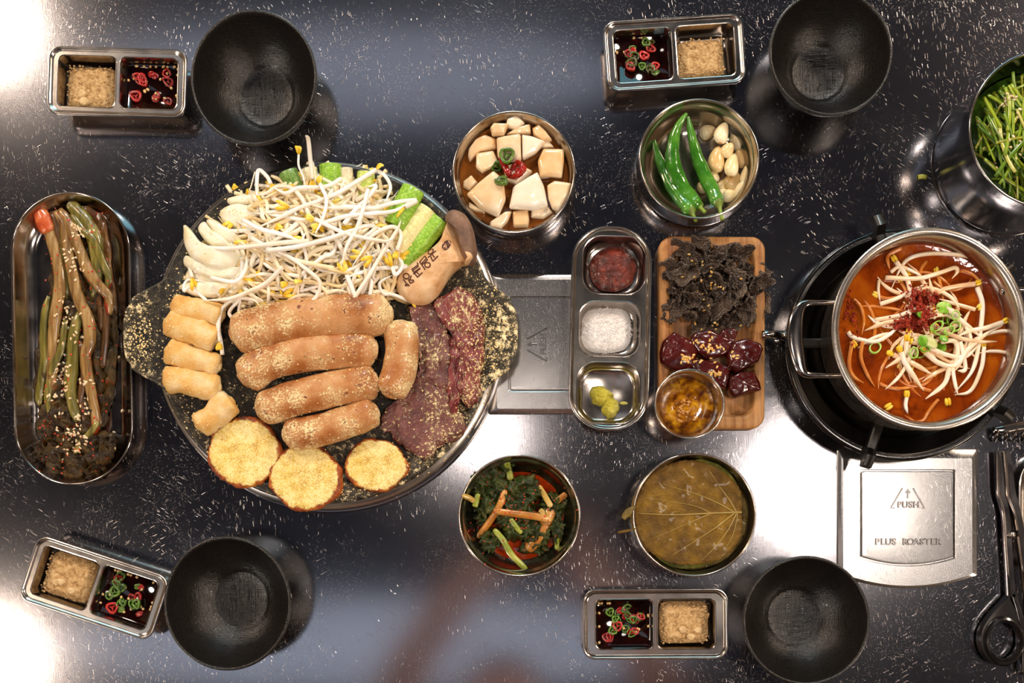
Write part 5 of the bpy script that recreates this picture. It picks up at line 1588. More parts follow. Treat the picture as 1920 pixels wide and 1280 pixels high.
TR = [(1282, 482, 60, 2.2, .045, .018, .015), (1312, 485, 10, -3.0, .05, .014, .016), (1335, 492, -20, 2.5, .045, .016, .018), (1372, 488, 100, -2.6, .045, .018, .015), (1380, 505, 10, 2.4, .04, .015, .014), (1262, 515, 80, 1.2, .04, .018, .013),
      (1285, 510, -70, 3.5, .035, .018, .02), (1405, 515, -50, 1.5, .045, .016, .012), (1345, 525, 30, -2.0, .04, .018, .018), (1370, 535, 5, 3.0, .045, .018, .02), (1320, 520, 60, 2.0, .03, .016, .018), (1305, 535, -30, 1.5, .03, .016, .016),
      (1270, 545, 20, -2.0, .04, .020, .014), (1345, 552, 15, 2.2, .055, .016, .022), (1365, 560, 40, -2.4, .04, .02, .017), (1400, 545, -20, 2.4, .035, .018, .013), (1412, 565, 60, 3.0, .04, .016, .012), (1395, 580, 20, -2.8, .04, .018, .014),
      (1262, 572, -10, 2.4, .04, .016, .012), (1278, 588, 40, -1.5, .035, .018, .013), (1300, 570, 80, 2.6, .035, .016, .015), (1318, 590, 90, -2.6, .04, .014, .014), (1350, 600, -15, 1.6, .035, .018, .013), (1382, 600, 10, 2.4, .04, .014, .012), (1335, 575, 130, 2.2, .035, .017, .014),
      (1420, 535, 120, 1.6, .03, .013, .017), (1250, 590, 10, 1.2, .022, .012, .012), (1310, 612, 0, 1.8, .03, .013, .012), (1345, 615, 20, 2, .03, .013, .012), (1300, 500, 130, 2, .035, .016, .014), (1330, 545, 0, 3, .035, .018, .013), (1370, 575, 90, 3, .035, .017, .013), (1285, 560, 120, 3, .03, .017, .012), (1385, 560, 50, 3, .035, .017, .013),
      (1355, 500, 50, 3.2, .035, .016, .013), (1295, 545, 75, 3, .035, .018, .012), (1320, 560, 15, 3, .035, .018, .012), (1350, 580, 60, 3, .035, .018, .011), (1275, 530, 15, 3, .03, .018, .011), (1390, 530, 85, 3, .03, .016, .011)]
TRO = []
for i, (x, y, d, cu, ln, wd, z) in enumerate(TR):
    TRO.append(tripe(x, y, d, cu, ln*0.82, wd*1.12, z, i+1))

def liver_mat():
    t = NT('raw_liver'); v = t.coords()
    c = t.ramp(t.noise(v, 45, 4), [(0.3, col('#2a0606')), (0.55, col('#4e110e')), (0.75, col('#742218'))])
    return t.set(color=c, rough=0.2, coat=0.5, coatr=0.05, spec=0.5, normal=t.bump(t.noise(v, 110, 4), 0.3, 0.0015))
M_liv = liver_mat()
LV = [([(1237, 660), (1242, 640), (1262, 622), (1280, 632), (1300, 640), (1308, 660), (1300, 690), (1275, 698), (1250, 692), (1238, 680)], .022, (.0, .12), 'leftmost raw liver cube with a flat glossy top face'),
      ([(1290, 640), (1300, 625), (1330, 618), (1352, 630), (1380, 640), (1372, 655), (1360, 668), (1325, 675), (1305, 662)], .020, (-.05, .05), 'raw liver piece under the thickest sprinkling of sesame'),
      ([(1352, 618), (1378, 614), (1384, 622), (1378, 642), (1360, 648), (1345, 635)], .015, (0, 0), 'small raw liver piece half under the tripe'),
      ([(1362, 665), (1375, 640), (1400, 634), (1425, 645), (1430, 655), (1420, 680), (1400, 692), (1378, 702), (1364, 690)], .024, (.1, -.1), 'large raw liver piece at the right edge of the board'),
      ([(1288, 670), (1310, 672), (1345, 678), (1372, 688), (1370, 705), (1362, 730), (1335, 722), (1300, 700)], .016, (0, -.05), 'dark raw liver piece beside the sauce cup'),
      ([(1366, 708), (1385, 698), (1412, 696), (1424, 716), (1428, 730), (1405, 738), (1375, 748), (1364, 735)], .021, (-.08, .1), 'lowest raw liver piece with bright highlights')]
LVO = []
for i, (ol, h, tl, lb) in enumerate(LV):
    mb = MB(); pillow(mb, pxs(ol, .02), 0.0088, h*0.85, 0, 0.55, 0.0022, 90, i+40, tilt=tl, crown=0.8, rings=7)
    LVO.append(tag(centred(mb, 'liver_piece', M_liv), lb, 'liver', 'raw liver pieces on the board'))
tree = bvh_of([bd] + TRO + LVO)
rr = random.Random(22)
for i in range(62):
    a = rr.choice([(1325, 645, 16, 10), (1300, 672, 12, 8), (1335, 655, 22, 10), (1345, 690, 14, 10), (1285, 668, 8, 10), (1340, 700, 12, 5), (1375, 668, 10, 6)])
    sesame(rr.gauss(a[0], a[2]*0.6), rr.gauss(a[1], a[3]*0.6), tree, SES2, 'toasted sesame seed sprinkled on the raw liver', 'sesame seeds on the liver', rr)
for x, y in ((1304, 495), (1316, 491), (1317, 498), (1292, 477), (1298, 489), (1333, 502), (1338, 506), (1334, 510), (1332, 517), (1302, 520), (1305, 524), (1315, 526), (1334, 530), (1341, 533), (1333, 535), (1333, 540), (1346, 538), (1351, 538), (1357, 541), (1308, 545), (1317, 552), (1280, 518), (1319, 561), (1329, 573), (1332, 576), (1320, 581), (1340, 605), (1345, 608), (1336, 611), (1342, 617), (1303, 604), (1303, 608), (1316, 618), (1330, 623), (1389, 611), (1389, 523)):
    sesame(x, y, tree, SES2, 'toasted sesame seed caught on the black tripe', 'sesame seeds on the tripe', rr)

# small sauce cup standing on the board
zt = 0.047
c = P(1293, 757, zt); r = L(66, zt)
cup = empty('sauce_cup', (c.x, c.y, 0.0088), 0, 'small flared steel cup of oily yellow sauce on the board corner', 'cup')
z0 = 0.0088
pf = [(0.012, 0.0), (0.0205, 0.0), (0.0215, 0.001), (0.0225, 0.010), (0.0262, 0.022), (0.0290, 0.034), (r-0.0010, zt-z0-0.0012), (r, zt-z0-0.0006), (r, zt-z0), (r-0.0010, zt-z0+0.0002), (r-0.0018, zt-z0-0.0008), (0.0278, 0.032), (0.0252, 0.022), (0.0215, 0.010), (0.0205, 0.0015), (0.001, 0.0012)]
MB().lathe(pf, 72, cap0=True, cap1=True).build('cup_body', M_bw, cup)
M_oil = NT('yellow_sauce')
n = M_oil.noise(M_oil.coords(), 120, 4)
cc = M_oil.ramp(n, [(0.35, col('#5a2a04')), (0.5, col('#a06208')), (0.62, col('#d09410')), (0.75, col('#e8b83a'))])
dots = M_oil.ramp(M_oil.noise(M_oil.coords(), 900, 2), [(0.66, 0.0), (0.69, 1.0)])
M_oil.set(color=M_oil.mix(dots, cc, col('#241004')), rough=0.12, coat=0.8, normal=M_oil.bump(n, 0.3, 0.002))
mb = MB(); mb.lathe([(0.0205, 0.004), (0.0248, 0.020), (0.0246, 0.0205), (0.01, 0.0203), (0.0005, 0.0203)], 64, cap0=True, cap1=True)
o = mb.build('oily_sauce', M_oil.m, None, cup.location); tag(o, 'oily golden sauce with pepper specks in the small cup', 'sauce', kind='stuff')
M_gm = food('minced_garlic', [(0.3, '#a8661e'), (0.7, '#d9a04c')], scale=200, rough=0.25, coat=0.6, bump=0.4)
mb = MB(); rr = random.Random(3)
for i in range(46):
    a = rr.gauss(0, 1); b = rr.gauss(0, 1)
    mb.ico((-0.003 + a*0.0048, -0.004 + b*0.0045, 0.0200 + rr.uniform(0, .0012)), rr.uniform(.0008, .0022), 1, (1, rr.uniform(.6, 1), .7))
o = mb.build('minced_garlic', M_gm, None, cup.location); tag(o, 'minced garlic heaped in the oily sauce of the small cup', 'garlic', kind='stuff')
# ------------------------------------------------------------------ burner with the soup pot
M_enam = food('black_enamel', [(0.3, '#080707'), (0.7, '#141110')], scale=60, rough=0.16, bump=0.15, bscale=500, coat=0.4)
M_iron = food('black_cast_iron', [(0.3, '#0a0908'), (0.7, '#181513')], scale=80, rough=0.30, bump=0.3, bscale=700, coat=0.2)
M_dst = steel('dark_drip_steel', '#6f6a64', 0.22)
bz = 0.040
bc = P(1694, 645, bz)
br = empty('gas_burner', (bc.x, bc.y, 0.0004), 0, 'round black gas burner with five grate prongs under the soup pot', 'burner')
Ro = L(219, bz)
MB().lathe([(0.055, 0.0), (Ro-0.020, 0.0), (Ro-0.012, 0.006), (Ro-0.008, 0.022), (Ro-0.001, 0.031), (Ro, 0.034), (Ro-0.0006, 0.0372), (Ro-0.0026, 0.0385), (Ro-0.0045, 0.0375), (Ro-0.0058, 0.0378), (Ro-0.0075, 0.0372), (Ro-0.010, 0.0335), (Ro-0.019, 0.0310), (Ro-0.0205, 0.029)], 140, cap0=True).build('outer_ring', M_enam, br)
MB().lathe([(Ro-0.0203, 0.0288), (Ro-0.024, 0.020), (Ro-0.034, 0.013), (Ro-0.050, 0.010), (0.025, 0.009), (0.001, 0.009)], 120, cap1=True).build('drip_bowl', M_dst, br)
MB().lathe([(0.022, 0.009), (0.027, 0.012), (0.027, 0.026), (0.024, 0.029), (0.010, 0.030), (0.001, 0.030)], 60, cap1=True).build('burner_head', M_iron, br)
PRN = [103, 180, 252, 324, 36]
for i, a in enumerate(PRN):
    a = radians(a)
    d = Vector((cos(a), sin(a), 0)); s_ = Vector((-sin(a), cos(a), 0))
    mb = MB()
    hw = 0.0042
    rings = []
    rout = Ro + 0.012 if a != pi else Ro - 0.004
    for rr_, zt_, zb_ in ((0.030, 0.046, 0.038), (0.060, 0.047, 0.037), (Ro-0.022, 0.0470, 0.036), (Ro-0.006, 0.0475, 0.0375), (Ro+0.001, 0.0560, 0.0385), (rout-0.001, 0.0520, 0.0400), (rout, 0.0480, 0.0410)):
        q = d*rr_
        rings.append([q + s_*hw + Vector((0, 0, zb_)), q + s_*hw + Vector((0, 0, zt_-0.0015)), q + s_*hw*0.6 + Vector((0, 0, zt_)), q - s_*hw*0.6 + Vector((0, 0, zt_)), q - s_*hw + Vector((0, 0, zt_-0.0015)), q - s_*hw + Vector((0, 0, zb_))])
    mb.rings(rings)
    mb.build('grate_prong', M_iron, br, autos=40)
# gas pipe between the board and the burner
M_chr = steel('chrome', '#c8c4c0', 0.1)
a, b = P(1428, 627, .020), P(1487, 628, .020)
pipe = empty('gas_pipe', (a.x, a.y, 0.020), 0, 'chrome gas pipe joining the burner beside the wooden board', 'pipe')
d = b - a
mb = MB(); mb.tube([Vector((0, 0, 0)), d*0.15, d*0.82], L(8, .02), 20); mb.build('tube', M_chr, pipe)
mb = MB(); mb.tube([d*0.4 + Vector((0, -0.0055, 0)), d*0.7 + Vector((0, -0.0055, 0))], 0.0014, 10); mb.tube([d*0.62 + Vector((0, 0.0, 0.002)), d*1.0 + Vector((0, 0.0, 0.002))], 0.0026, 12); mb.build('valve_rod', M_chr, pipe)
mb = MB(); mb.tube([d*0.78, d*0.86], L(11, .02), 20); mb.build('collar', M_chr, pipe)

# pot
pz = 0.118
pc_ = P(1743, 616.5, pz)
pot = empty('soup_pot', (pc_.x, pc_.y, 0.0475), 0, 'two-handled stainless pot of red bean sprout soup on the burner', 'pot')
rx, ry = L(184, pz), L(191, pz)
r = (rx + ry)/2; hz = pz - 0.0475
M_potm = steel('satin_pot_steel', '#b5aca3', 0.27)
body = MB().lathe([(r-0.022, 0.0), (r-0.012, 0.002), (r-0.007, 0.008), (r-0.0045, 0.02), (r-0.0035, hz-0.008), (r-0.0004, hz-0.0022), (r+0.0001, hz-0.0008), (r-0.0006, hz), (r-0.0040, hz+0.0002), (r-0.0062, hz-0.0012), (r-0.0078, hz-0.004), (r-0.0084, 0.022), (r-0.0110, 0.010), (r-0.017, 0.0045), (0.01, 0.004), (0.001, 0.004)], 140, cap0=True, cap1=True).build('pot_body', M_potm, pot)
body.scale = (rx/r, ry/r, 1)
def handle(side):
    zz = hz - 0.016
    x0 = side*rx*0.965
    def hp(px, py): v = P(px, py, pz - 0.012); return Vector((v.x - pc_.x, v.y - pc_.y, zz))
    if side < 0:
        pts = [hp(1572, 565), hp(1535, 566), hp(1512, 568), hp(1500, 578), hp(1493, 600), hp(1491, 634), hp(1496, 668), hp(1503, 692), hp(1515, 702), hp(1540, 703), hp(1580, 703)]
    else:
        pts = [Vector((-v.x, v.y, v.z)) for v in [hp(1572, 540), hp(1535, 542), hp(1512, 545), hp(1500, 555), hp(1493, 580), hp(1491, 610), hp(1496, 646), hp(1503, 670), hp(1515, 680), hp(1540, 681), hp(1580, 681)]]
    cc = catmull(pts, 60)
    mb = MB(); rings = []
    for i, p in enumerate(cc):
        t = (cc[min(i+1, 59)] - cc[max(i-1, 0)]).normalized(); s_ = Vector((-t.y, t.x, 0))
        u = i/59
        hw = 0.0022 + 0.0040*max(0, sin(pi*u))**3   # wider in the grip
        h2 = 0.0015
        rings.append([p + s_*hw*cos(a) + Vector((0, 0, h2*sin(a) + 0.004*sin(pi*u))) for a in [2*pi*k/14 for k in range(14)]])
    mb.rings(rings)
    h = mb.build('handle', M_chr if False else M_steel_s, pot, autos=50)
    return h
handle(-1); handle(1)
for x, y in ((1880, 545), (1893, 674)):
    v = P(x, y, pz - 0.012)
    mb = MB(); mb.ico((v.x - pc_.x, v.y - pc_.y, hz - 0.014), 0.0042, 2, (0.55, 1, 1)); mb.build('rivet', M_steel_s, pot)
# soup
def soup_mat():
    t = NT('red_soup'); v = t.coords()
    n = t.noise(v, 26, 4, 0.6, 0.8)
    c = t.ramp(n, [(0.3, col('#5c1c02')), (0.5, col('#8e3a05')), (0.7, col('#b6600f'))])
    f = t.ramp(t.noise(v, 900, 3), [(0.66, 0.0), (0.70, 1.0)])
    c = t.mix(f, c, col('#7a1404'))
    return t.set(color=c, rough=0.07, coat=0.5, coatr=0.03, normal=t.bump(t.noise(v, 70, 3), 0.22, 0.002))
M_soup = soup_mat()
sz = 0.094
rs_ = r - 0.0082
mb = MB(); mb.lathe([(rs_-0.004, -0.03), (rs_, -0.001), (rs_+0.0002, 0.0004), (rs_-0.0012, 0.0), (0.05, 0.0), (0.001, 0.0)], 120, cap0=True, cap1=True)
soup = mb.build('red_soup', M_soup, None, (pc_.x, pc_.y, sz)); soup.scale = (rx/r, ry/r, 1)
tag(soup, 'orange red broth filling the two-handled pot', 'soup', kind='stuff')
M_sps = food('stained_sprout', [(0.3, '#b55a14'), (0.5, '#c8752a'), (0.75, '#d99448')], scale=60, rough=0.2, bump=0.1, coat=0.5)
M_spo = food('soup_sprout', [(0.25, '#dba878'), (0.5, '#efd2ac'), (0.75, '#fbeedd')], scale=45, rough=0.22, bump=0.08, coat=0.5, sss=0.1, rnd=0.3)
GS = 'bean sprouts in the red soup'
rr = random.Random(31)
# stained sprouts just under / at the surface
for i in range(34):
    th = rr.uniform(0, 6.28); q = sqrt(rr.random())
    x, y = 1725 + 128*q*cos(th), 628 + 140*q*sin(th)
    a = rr.uniform(0, 6.28); k_ = rr.uniform(-0.028, 0.028); pts = []
    for j in range(7):
        pts.append((x, y)); x += cos(a)*16; y += sin(a)*16; a += k_*16
        if ((x-1722)/150)**2 + ((y-627)/160)**2 > 1: a += 0.9
    if max(((x_-1722)/160)**2 + ((y_-627)/172)**2 for x_, y_ in pts) > 0.98: continue
    sprout([tuple(P(x_, y_, sz - 0.0003 + 0.0004*sin(j))) for j, (x_, y_) in enumerate(pts)], L(3.6, sz), M_sps, 'orange-stained bean sprout lying just under the soup surface', GS, head=(BEAN if rr.random() < 0.35 else None))
SOUP = [([(1830, 484), (1800, 478), (1750, 475), (1710, 482), (1690, 500), (1672, 540)], 4.4, BEAN), ([(1680, 490), (1700, 520), (1708, 560), (1706, 600)], 5.0, BEAN), ([(1690, 465), (1665, 480), (1668, 505)], 4.0, None),
 ([(1660, 520), (1720, 522), (1760, 512), (1790, 502), (1795, 510), (1785, 522)], 4.6, None), ([(1648, 525), (1647, 545), (1650, 565)], 3.0, None), ([(1650, 570), (1680, 560), (1700, 550), (1740, 530)], 4.4, None),
 ([(1670, 510), (1690, 500), (1730, 518)], 3.8, None), ([(1828, 532), (1800, 536), (1770, 542), (1758, 550)], 5.0, BEAN), ([(1832, 538), (1842, 570), (1838, 620), (1825, 690), (1790, 736)], 5.0, None),
 ([(1828, 580), (1800, 572), (1760, 560)], 4.0, None), ([(1775, 575), (1800, 600), (1840, 632)], 6.0, None), ([(1770, 545), (1750, 548), (1742, 520)], 4.0, None),
 ([(1700, 600), (1660, 605), (1620, 620)], 4.6, None), ([(1590, 622), (1600, 632), (1640, 640), (1670, 625), (1690, 605)], 4.4, None), ([(1700, 640), (1695, 665), (1660, 690)], 5.0, BEAN),
 ([(1690, 660), (1700, 685), (1732, 732)], 6.0, BEAN), ([(1675, 665), (1710, 680), (1748, 702)], 5.6, BEAN), ([(1765, 640), (1790, 640), (1795, 665), (1785, 690)], 5.2, None), ([(1735, 660), (1760, 680), (1790, 685), (1815, 655), (1850, 625), (1880, 610)], 5.2, BEAN),
 ([(1880, 604), (1850, 614), (1820, 620), (1795, 630)], 5.0, BEAN), ([(1905, 627), (1880, 620), (1840, 630), (1810, 645)], 3.6, None), ([(1900, 680), (1888, 662), (1860, 658), (1835, 662)], 3.4, None), ([(1780, 690), (1770, 720), (1735, 748)], 5.0, None),
 ([(1786, 690), (1790, 715), (1796, 740)], 4.0, None), ([(1845, 650), (1840, 690), (1820, 732), (1790, 740)], 4.4, None), ([(1800, 640), (1810, 690), (1795, 695)], 4.6, None), ([(1806, 600), (1820, 640), (1800, 680), (1780, 705)], 4.2, None),
 ([(1700, 560), (1740, 540), (1780, 555), (1800, 580)], 4.2, None), ([(1640, 600), (1690, 590), (1720, 575)], 4.4, None), ([(1740, 650), (1775, 665), (1810, 668), (1840, 640)], 4.8, None), ([(1715, 650), (1690, 700), (1660, 730)], 3.8, None), ([(1600, 560), (1614, 575), (1620, 600), (1616, 628)], 3.4, None),
 ([(1617, 640), (1614, 670), (1625, 700), (1640, 725)], 4.2, None), ([(1700, 745), (1698, 760), (1702, 775)], 4.0, BEAN), ([(1598, 640), (1592, 680), (1600, 705), (1620, 718)], 4.2, None), ([(1750, 610), (1790, 630), (1830, 640), (1870, 640)], 4.6, None)]
SO = [soup]
for i in range(26):
    a = rr.uniform(0, 6.28); x, y = 1752 + rr.gauss(0, 34), 625 + rr.gauss(0, 38); k_ = rr.uniform(-0.022, 0.022); st = rr.uniform(13, 20); pp = []
    for j in range(6):
        pp.append((x, y)); x += cos(a)*st; y += sin(a)*st; a += k_*st
    if any(((u-1722)/140)**2 + ((v-627)/150)**2 > 1 for u, v in pp): continue
    q = [tuple(P(u, v, sz + 0.0008 + max(0, 0.007*(1 - sqrt(((u-1745)/110)**2 + ((v-620)/110)**2))))) for u, v in pp]
    SO.append(sprout(q, L(rr.uniform(3.6, 4.8), sz), M_spo, 'white bean sprout heaped in the middle of the red soup', GS, head=(BEAN if rr.random() < 0.4 else None)))
for i, (pp, r_, hd) in enumerate(SOUP):
    n_ = len(pp)
    q = []
    for j, (x, y) in enumerate(pp):
        d = sqrt(((x-1745)/110)**2 + ((y-620)/110)**2)
        q.append(tuple(P(x, y, sz + 0.0012 + max(0, 0.009*(1-d)) + 0.0006*(i % 4))))
    SO.append(sprout(q, L(r_, sz), M_spo if i not in (2, 31, 32, 34) else M_sps, 'white bean sprout heaped in the middle of the red soup', GS, head=hd, m=n_*6))
for x, y in ((1596, 639), (1844, 570), (1770, 685), (1702, 698), (1660, 766), (1776, 746), (1840, 638), (1692, 650), (1652, 638)):
    o = bpy.data.objects.new('yellow_bean', BEAN); COL.objects.link(o); o.location = P(x, y, sz + 0.0008); o.rotation_euler = (0, 0, rr.uniform(0, 6)); o.scale = (1.1, 1.1, 1.1)
    tag(o, 'loose yellow soybean head floating on the red soup', 'bean', 'loose bean heads in the soup')
    SO.append(o)
tree = bvh_of(SO)
M_cp = food('chili_powder', [(0.3, '#7a1606'), (0.5, '#a82a0c'), (0.7, '#c8481c')], scale=400, rough=0.75, bump=1.0, bscale=900, bdist=0.0015)
mb = MB(); rr = random.Random(6)
for (x, y, sx, sy, n_) in ((1722, 560, 20, 18, 520), (1712, 605, 22, 10, 520), (1690, 610, 14, 12, 200), (1750, 560, 10, 10, 150), (1725, 590, 26, 26, 500), (1590, 570, 8, 30, 60), (1600, 600, 10, 30, 60)):
    for i in range(n_):
        l_, nn = hit(rr.gauss(x, sx*0.55), rr.gauss(y, sy*0.55), tree)
        mb.ico((l_.x, l_.y, l_.z + rr.uniform(0, 0.0026)), rr.uniform(0.0003, 0.0012), 1, (1, 1, 0.7))
tag(centred(mb, 'chili_powder', M_cp), 'mound of red chili powder on top of the soup sprouts', 'chili powder', kind='stuff')
M_sg = food('scallion', [(0.3, '#5f9a1a'), (0.5, '#86bd34'), (0.7, '#b4d86a')], scale=150, rough=0.3, coat=0.3, bump=0.1, rnd=0.4)
M_sgp = food('scallion_pale', [(0.3, '#b9c070'), (0.7, '#dcdca0')], scale=150, rough=0.3, coat=0.3)
SCR = {}
for i, (x, y, s_, e, pale) in enumerate([(1768, 578, 15, 0.8, 2), (1755, 612, 14, 0.6, 0), (1783, 602, 13, 0.8, 0), (1790, 612, 11, 0.9, 0), (1772, 598, 10, 0.7, 0), (1760, 622, 16, 0.5, 0), (1742, 641, 17, 0.6, 1), (1762, 652, 12, 0.9, 2), (1728, 640, 11, 0.8, 2), (1726, 660, 15, 0.7, 0), (1712, 662, 11, 0.8, 0), (1733, 655, 10, 0.6, 0), (1716, 586, 6, 1, 2), (1724, 590, 7, 0.8, 2), (1778, 620, 12, 0.6, 0), (1640, 652, 13, 0.8, 0), (1768, 636, 9, 0.6, 2), (1790, 592, 9, 0.9, 0)]):
    l_, nn = hit(x, y, tree)
    rq = L(s_, sz); mb = MB()
    if pale or False:
        mb.lathe([(rq*0.1, 0.001), (rq*0.6, 0.0012), (rq*0.95, 0.0008), (rq, 0), (rq*0.9, -0.0008), (rq*0.1, -0.0008)], 24, cap0=True, cap1=True)
    else:
        th_ = rq*0.24
        mb.lathe([(rq, -0.001), (rq*1.02, 0.0006), (rq-th_*0.5, 0.0013), (rq-th_, 0.0006), (rq-th_, -0.001), (rq, -0.001)], 26)
    mb.v = [(v[0], v[1]*e, v[2]) for v in mb.v]
    o = mb.build('scallion_ring', M_sgp if pale == 1 else M_sg, None, l_ + Vector((0, 0, 0.0014 + 0.0006*(i % 3))), rot=(rr.uniform(-.3, .3), rr.uniform(-.3, .3), rr.uniform(0, 3)))
    lb = 'green scallion ring on top of the soup sprouts'
    if pale == 1: lb = 'pale oval scallion slice, largest of the soup garnish'
    if i == 15: lb = 'scallion ring floating alone at the left of the soup'
    tag(o, lb, 'scallion', 'scallion rings on the soup')

# ------------------------------------------------------------------ tall steel bowl of chives
hz_ = 0.088
cc_ = P(1966, 241, hz_); rb = L(149, hz_)
chb = empty('chive_bowl', (cc_.x, cc_.y, 0.0003), 0, 'tall steel bowl of seasoned chives at the right edge', 'bowl')
MB().lathe([(rb-0.012, 0.0012), (rb-0.003, 0.0), (rb, 0.0012), (rb+0.0006, 0.004), (rb-0.0004, 0.012), (rb-0.003, 0.045), (rb-0.0015, hz_-0.004), (rb, hz_-0.002), (rb+0.0002, hz_-0.0007), (rb-0.0008, hz_), (rb-0.0018, hz_-0.0006), (rb-0.0025, hz_-0.004), (rb-0.006, 0.05), (rb-0.016, 0.035), (0.02, 0.03), (0.001, 0.03)], 110, cap0=True, cap1=True).build('bowl_body', steel('polished_bowl', '#aaa6a4', 0.17, (1, 1, 0.04)), chb)
M_chv = [food('chive_a', [(0.3, '#4a6a08'), (0.5, '#6c8c10'), (0.7, '#96a828')], scale=60, rough=0.2, coat=0.6, bump=0.1, rnd=0.5), food('chive_b', [(0.3, '#2a460a'), (0.5, '#3e6210'), (0.7, '#628020')], scale=60, rough=0.2, coat=0.6, bump=0.1, rnd=0.4), food('chive_c', [(0.3, '#808418'), (0.5, '#a0a030'), (0.7, '#bcb860')], scale=60, rough=0.2, coat=0.6, bump=0.1, rnd=0.4)]
rr = random.Random(77)
CH = []
k = 0
def in_bowl(x, y, z, mrg=0.008): return (x-cc_.x)**2 + (y-cc_.y)**2 < (rb-mrg)**2
mb = MB(); blob(mb, (cc_.x, cc_.y), (rb-0.007, rb-0.007), 0.014, 0.052, 0.004, 120, 2, 60, 16, 2.5, 0.01)
bed = centred(mb, 'chive_bed', M_chv[1]); tag(bed, 'deeper mass of dark green chives at the bottom of the tall bowl', 'chives', 'chives in the tall bowl', 'stuff')
while k < 230:
    x = cc_.x + rr.uniform(-rb, rb*0.35); y = cc_.y + rr.uniform(-rb, rb)
    a = rr.choice((rr.gauss(-1.05, 0.35), rr.gauss(1.0, 0.4), rr.gauss(-1.4, 0.3))); ln = rr.uniform(0.03, 0.065); kk = rr.gauss(0, 7)
    z = 0.060 + rr.uniform(0, 0.020) ; sl = rr.gauss(0, 0.12)
    pts = []; ok = True
    px_, py_ = x - cos(a)*ln/2, y - sin(a)*ln/2
    for j in range(6):
        if not in_bowl(px_, py_, z): ok = False; break
        d = ((px_-cc_.x)**2 + (py_-cc_.y)**2)/(rb*rb)
        pts.append(Vector((px_, py_, z + 0.008*(1-d) + sl*(j-2.5)*ln/5)))
        a += kk*ln/5; px_ += cos(a)*ln/5; py_ += sin(a)*ln/5
    if not ok: continue
    mb = MB(); r_ = rr.uniform(0.0010, 0.0019)
    p0 = pts[0].copy()
    mb.tube(catmull([p-p0 for p in pts], 12), r_, 7, flat=rr.choice((1, 0.5)))
    o = mb.build('chive', M_chv[rr.choice((0, 0, 0, 1, 2))], None, p0)
    CH.append(tag(o, 'glossy green chive length in the tall steel bowl', 'chive', 'chives in the tall bowl')); k += 1
tree = bvh_of(CH + [bed])
for (x, y) in [(1885, 190), (1888, 196), (1882, 200), (1879, 196), (1892, 186), (1900, 180), (1905, 182), (1886, 184), (1912, 205), (1907, 212), (1911, 232), (1905, 240), (1900, 256), (1884, 252), (1894, 276), (1907, 273), (1912, 290), (1905, 298), (1866, 305), (1869, 315), (1878, 322), (1899, 128), (1835, 228), (1913, 265), (1892, 262), (1874, 248), (1909, 220), (1902, 187), (1895, 180), (1889, 176)]:
    sesame(x, y, tree, SES, 'sesame seed on the seasoned chives', 'sesame seeds on the chives', rr)
c = P(1729, 332, 0.001)
mb = MB(); mb.tube([(-0.004, 0, 0.0015), (0, 0.0004, 0.002), (0.004, -0.0003, 0.0015)], 0.0022, 10, flat=0.4)
tag(mb.build('chive_scrap', M_chv[2], None, (c.x, c.y, 0)), 'small yellow-green chive scrap on the table left of the tall bowl', 'chive')

# ------------------------------------------------------------------ scissor tongs
M_blk = food('black_handle_plastic', [(0.3, '#0d0b0b'), (0.7, '#1c1817')], scale=60, rough=0.24, bump=0.05, coat=0.3)
def flatbar(mb, pts, ws, z, th):
    """flat steel bar following px points with given widths (px)"""
    cc = catmull([tuple(P(x, y, z)) for x, y in pts], len(pts)*6)
    n = len(cc); rings = []
    for i, p in enumerate(cc):
        t = (cc[min(i+1, n-1)] - cc[max(i-1, 0)]).normalized(); s_ = Vector((-t.y, t.x, 0))
        u = i/(n-1)*(len(ws)-1); k = min(int(u), len(ws)-2); wv = L(ws[k] + (ws[k+1]-ws[k])*(u-k), z)/2
        rings.append([p + s_*wv + Vector((0, 0, 0)), p + s_*wv + Vector((0, 0, th*0.7)), p + s_*wv*0.6 + Vector((0, 0, th)), p - s_*wv*0.6 + Vector((0, 0, th)), p - s_*wv + Vector((0, 0, th*0.7)), p - s_*wv])
    mb.rings(rings)
def teeth(mb, a, b, n, out, z, th):
    A, B = P(*a, z), P(*b, z)
    t = (B-A).normalized(); o_ = Vector((out[0], -out[1], 0)).normalized()
    st = (B-A).length/n
    for i in range(n):
        p = A + t*st*i
        v = [p, p + t*st*0.9, p + t*st*0.45 + o_*L(5, z)]
        mb.add([x + Vector((0, 0, dz)) for dz in (0, th) for x in v], [(0, 2, 1), (3, 4, 5), (0, 1, 4, 3), (1, 2, 5, 4), (2, 0, 3, 5)])
c = P(1890, 1060, 0)
tg = empty('scissor_tongs', (c.x, c.y, 0.0004), 0, 'serrated steel scissor tongs with black ring handles at the right edge', 'tongs')
def lb_(mb, name, mat, **k): return centred(mb, name, mat, parent=tg, **k)
mb = MB(); flatbar(mb, [(1868, 846), (1871, 880), (1874, 922), (1882, 960), (1886, 1010), (1890, 1070), (1893, 1118)], [10, 14, 16, 13, 14, 14, 15], 0.006, 0.008); teeth(mb, (1878, 852), (1881, 925), 9, (1, 0), 0.007, 0.004); lb_(mb, 'serrated_arm', M_steel_s, autos=40)
mb = MB(); flatbar(mb, [(1883, 846), (1889, 890), (1893, 928), (1905, 970), (1914, 1040), (1922, 1110), (1930, 1180)], [12, 15, 17, 14, 14, 14, 14], 0.012, 0.008); teeth(mb, (1888, 852), (1896, 925), 9, (1, 0), 0.015, 0.004); lb_(mb, 'serrated_arm', M_steel_s, autos=40)
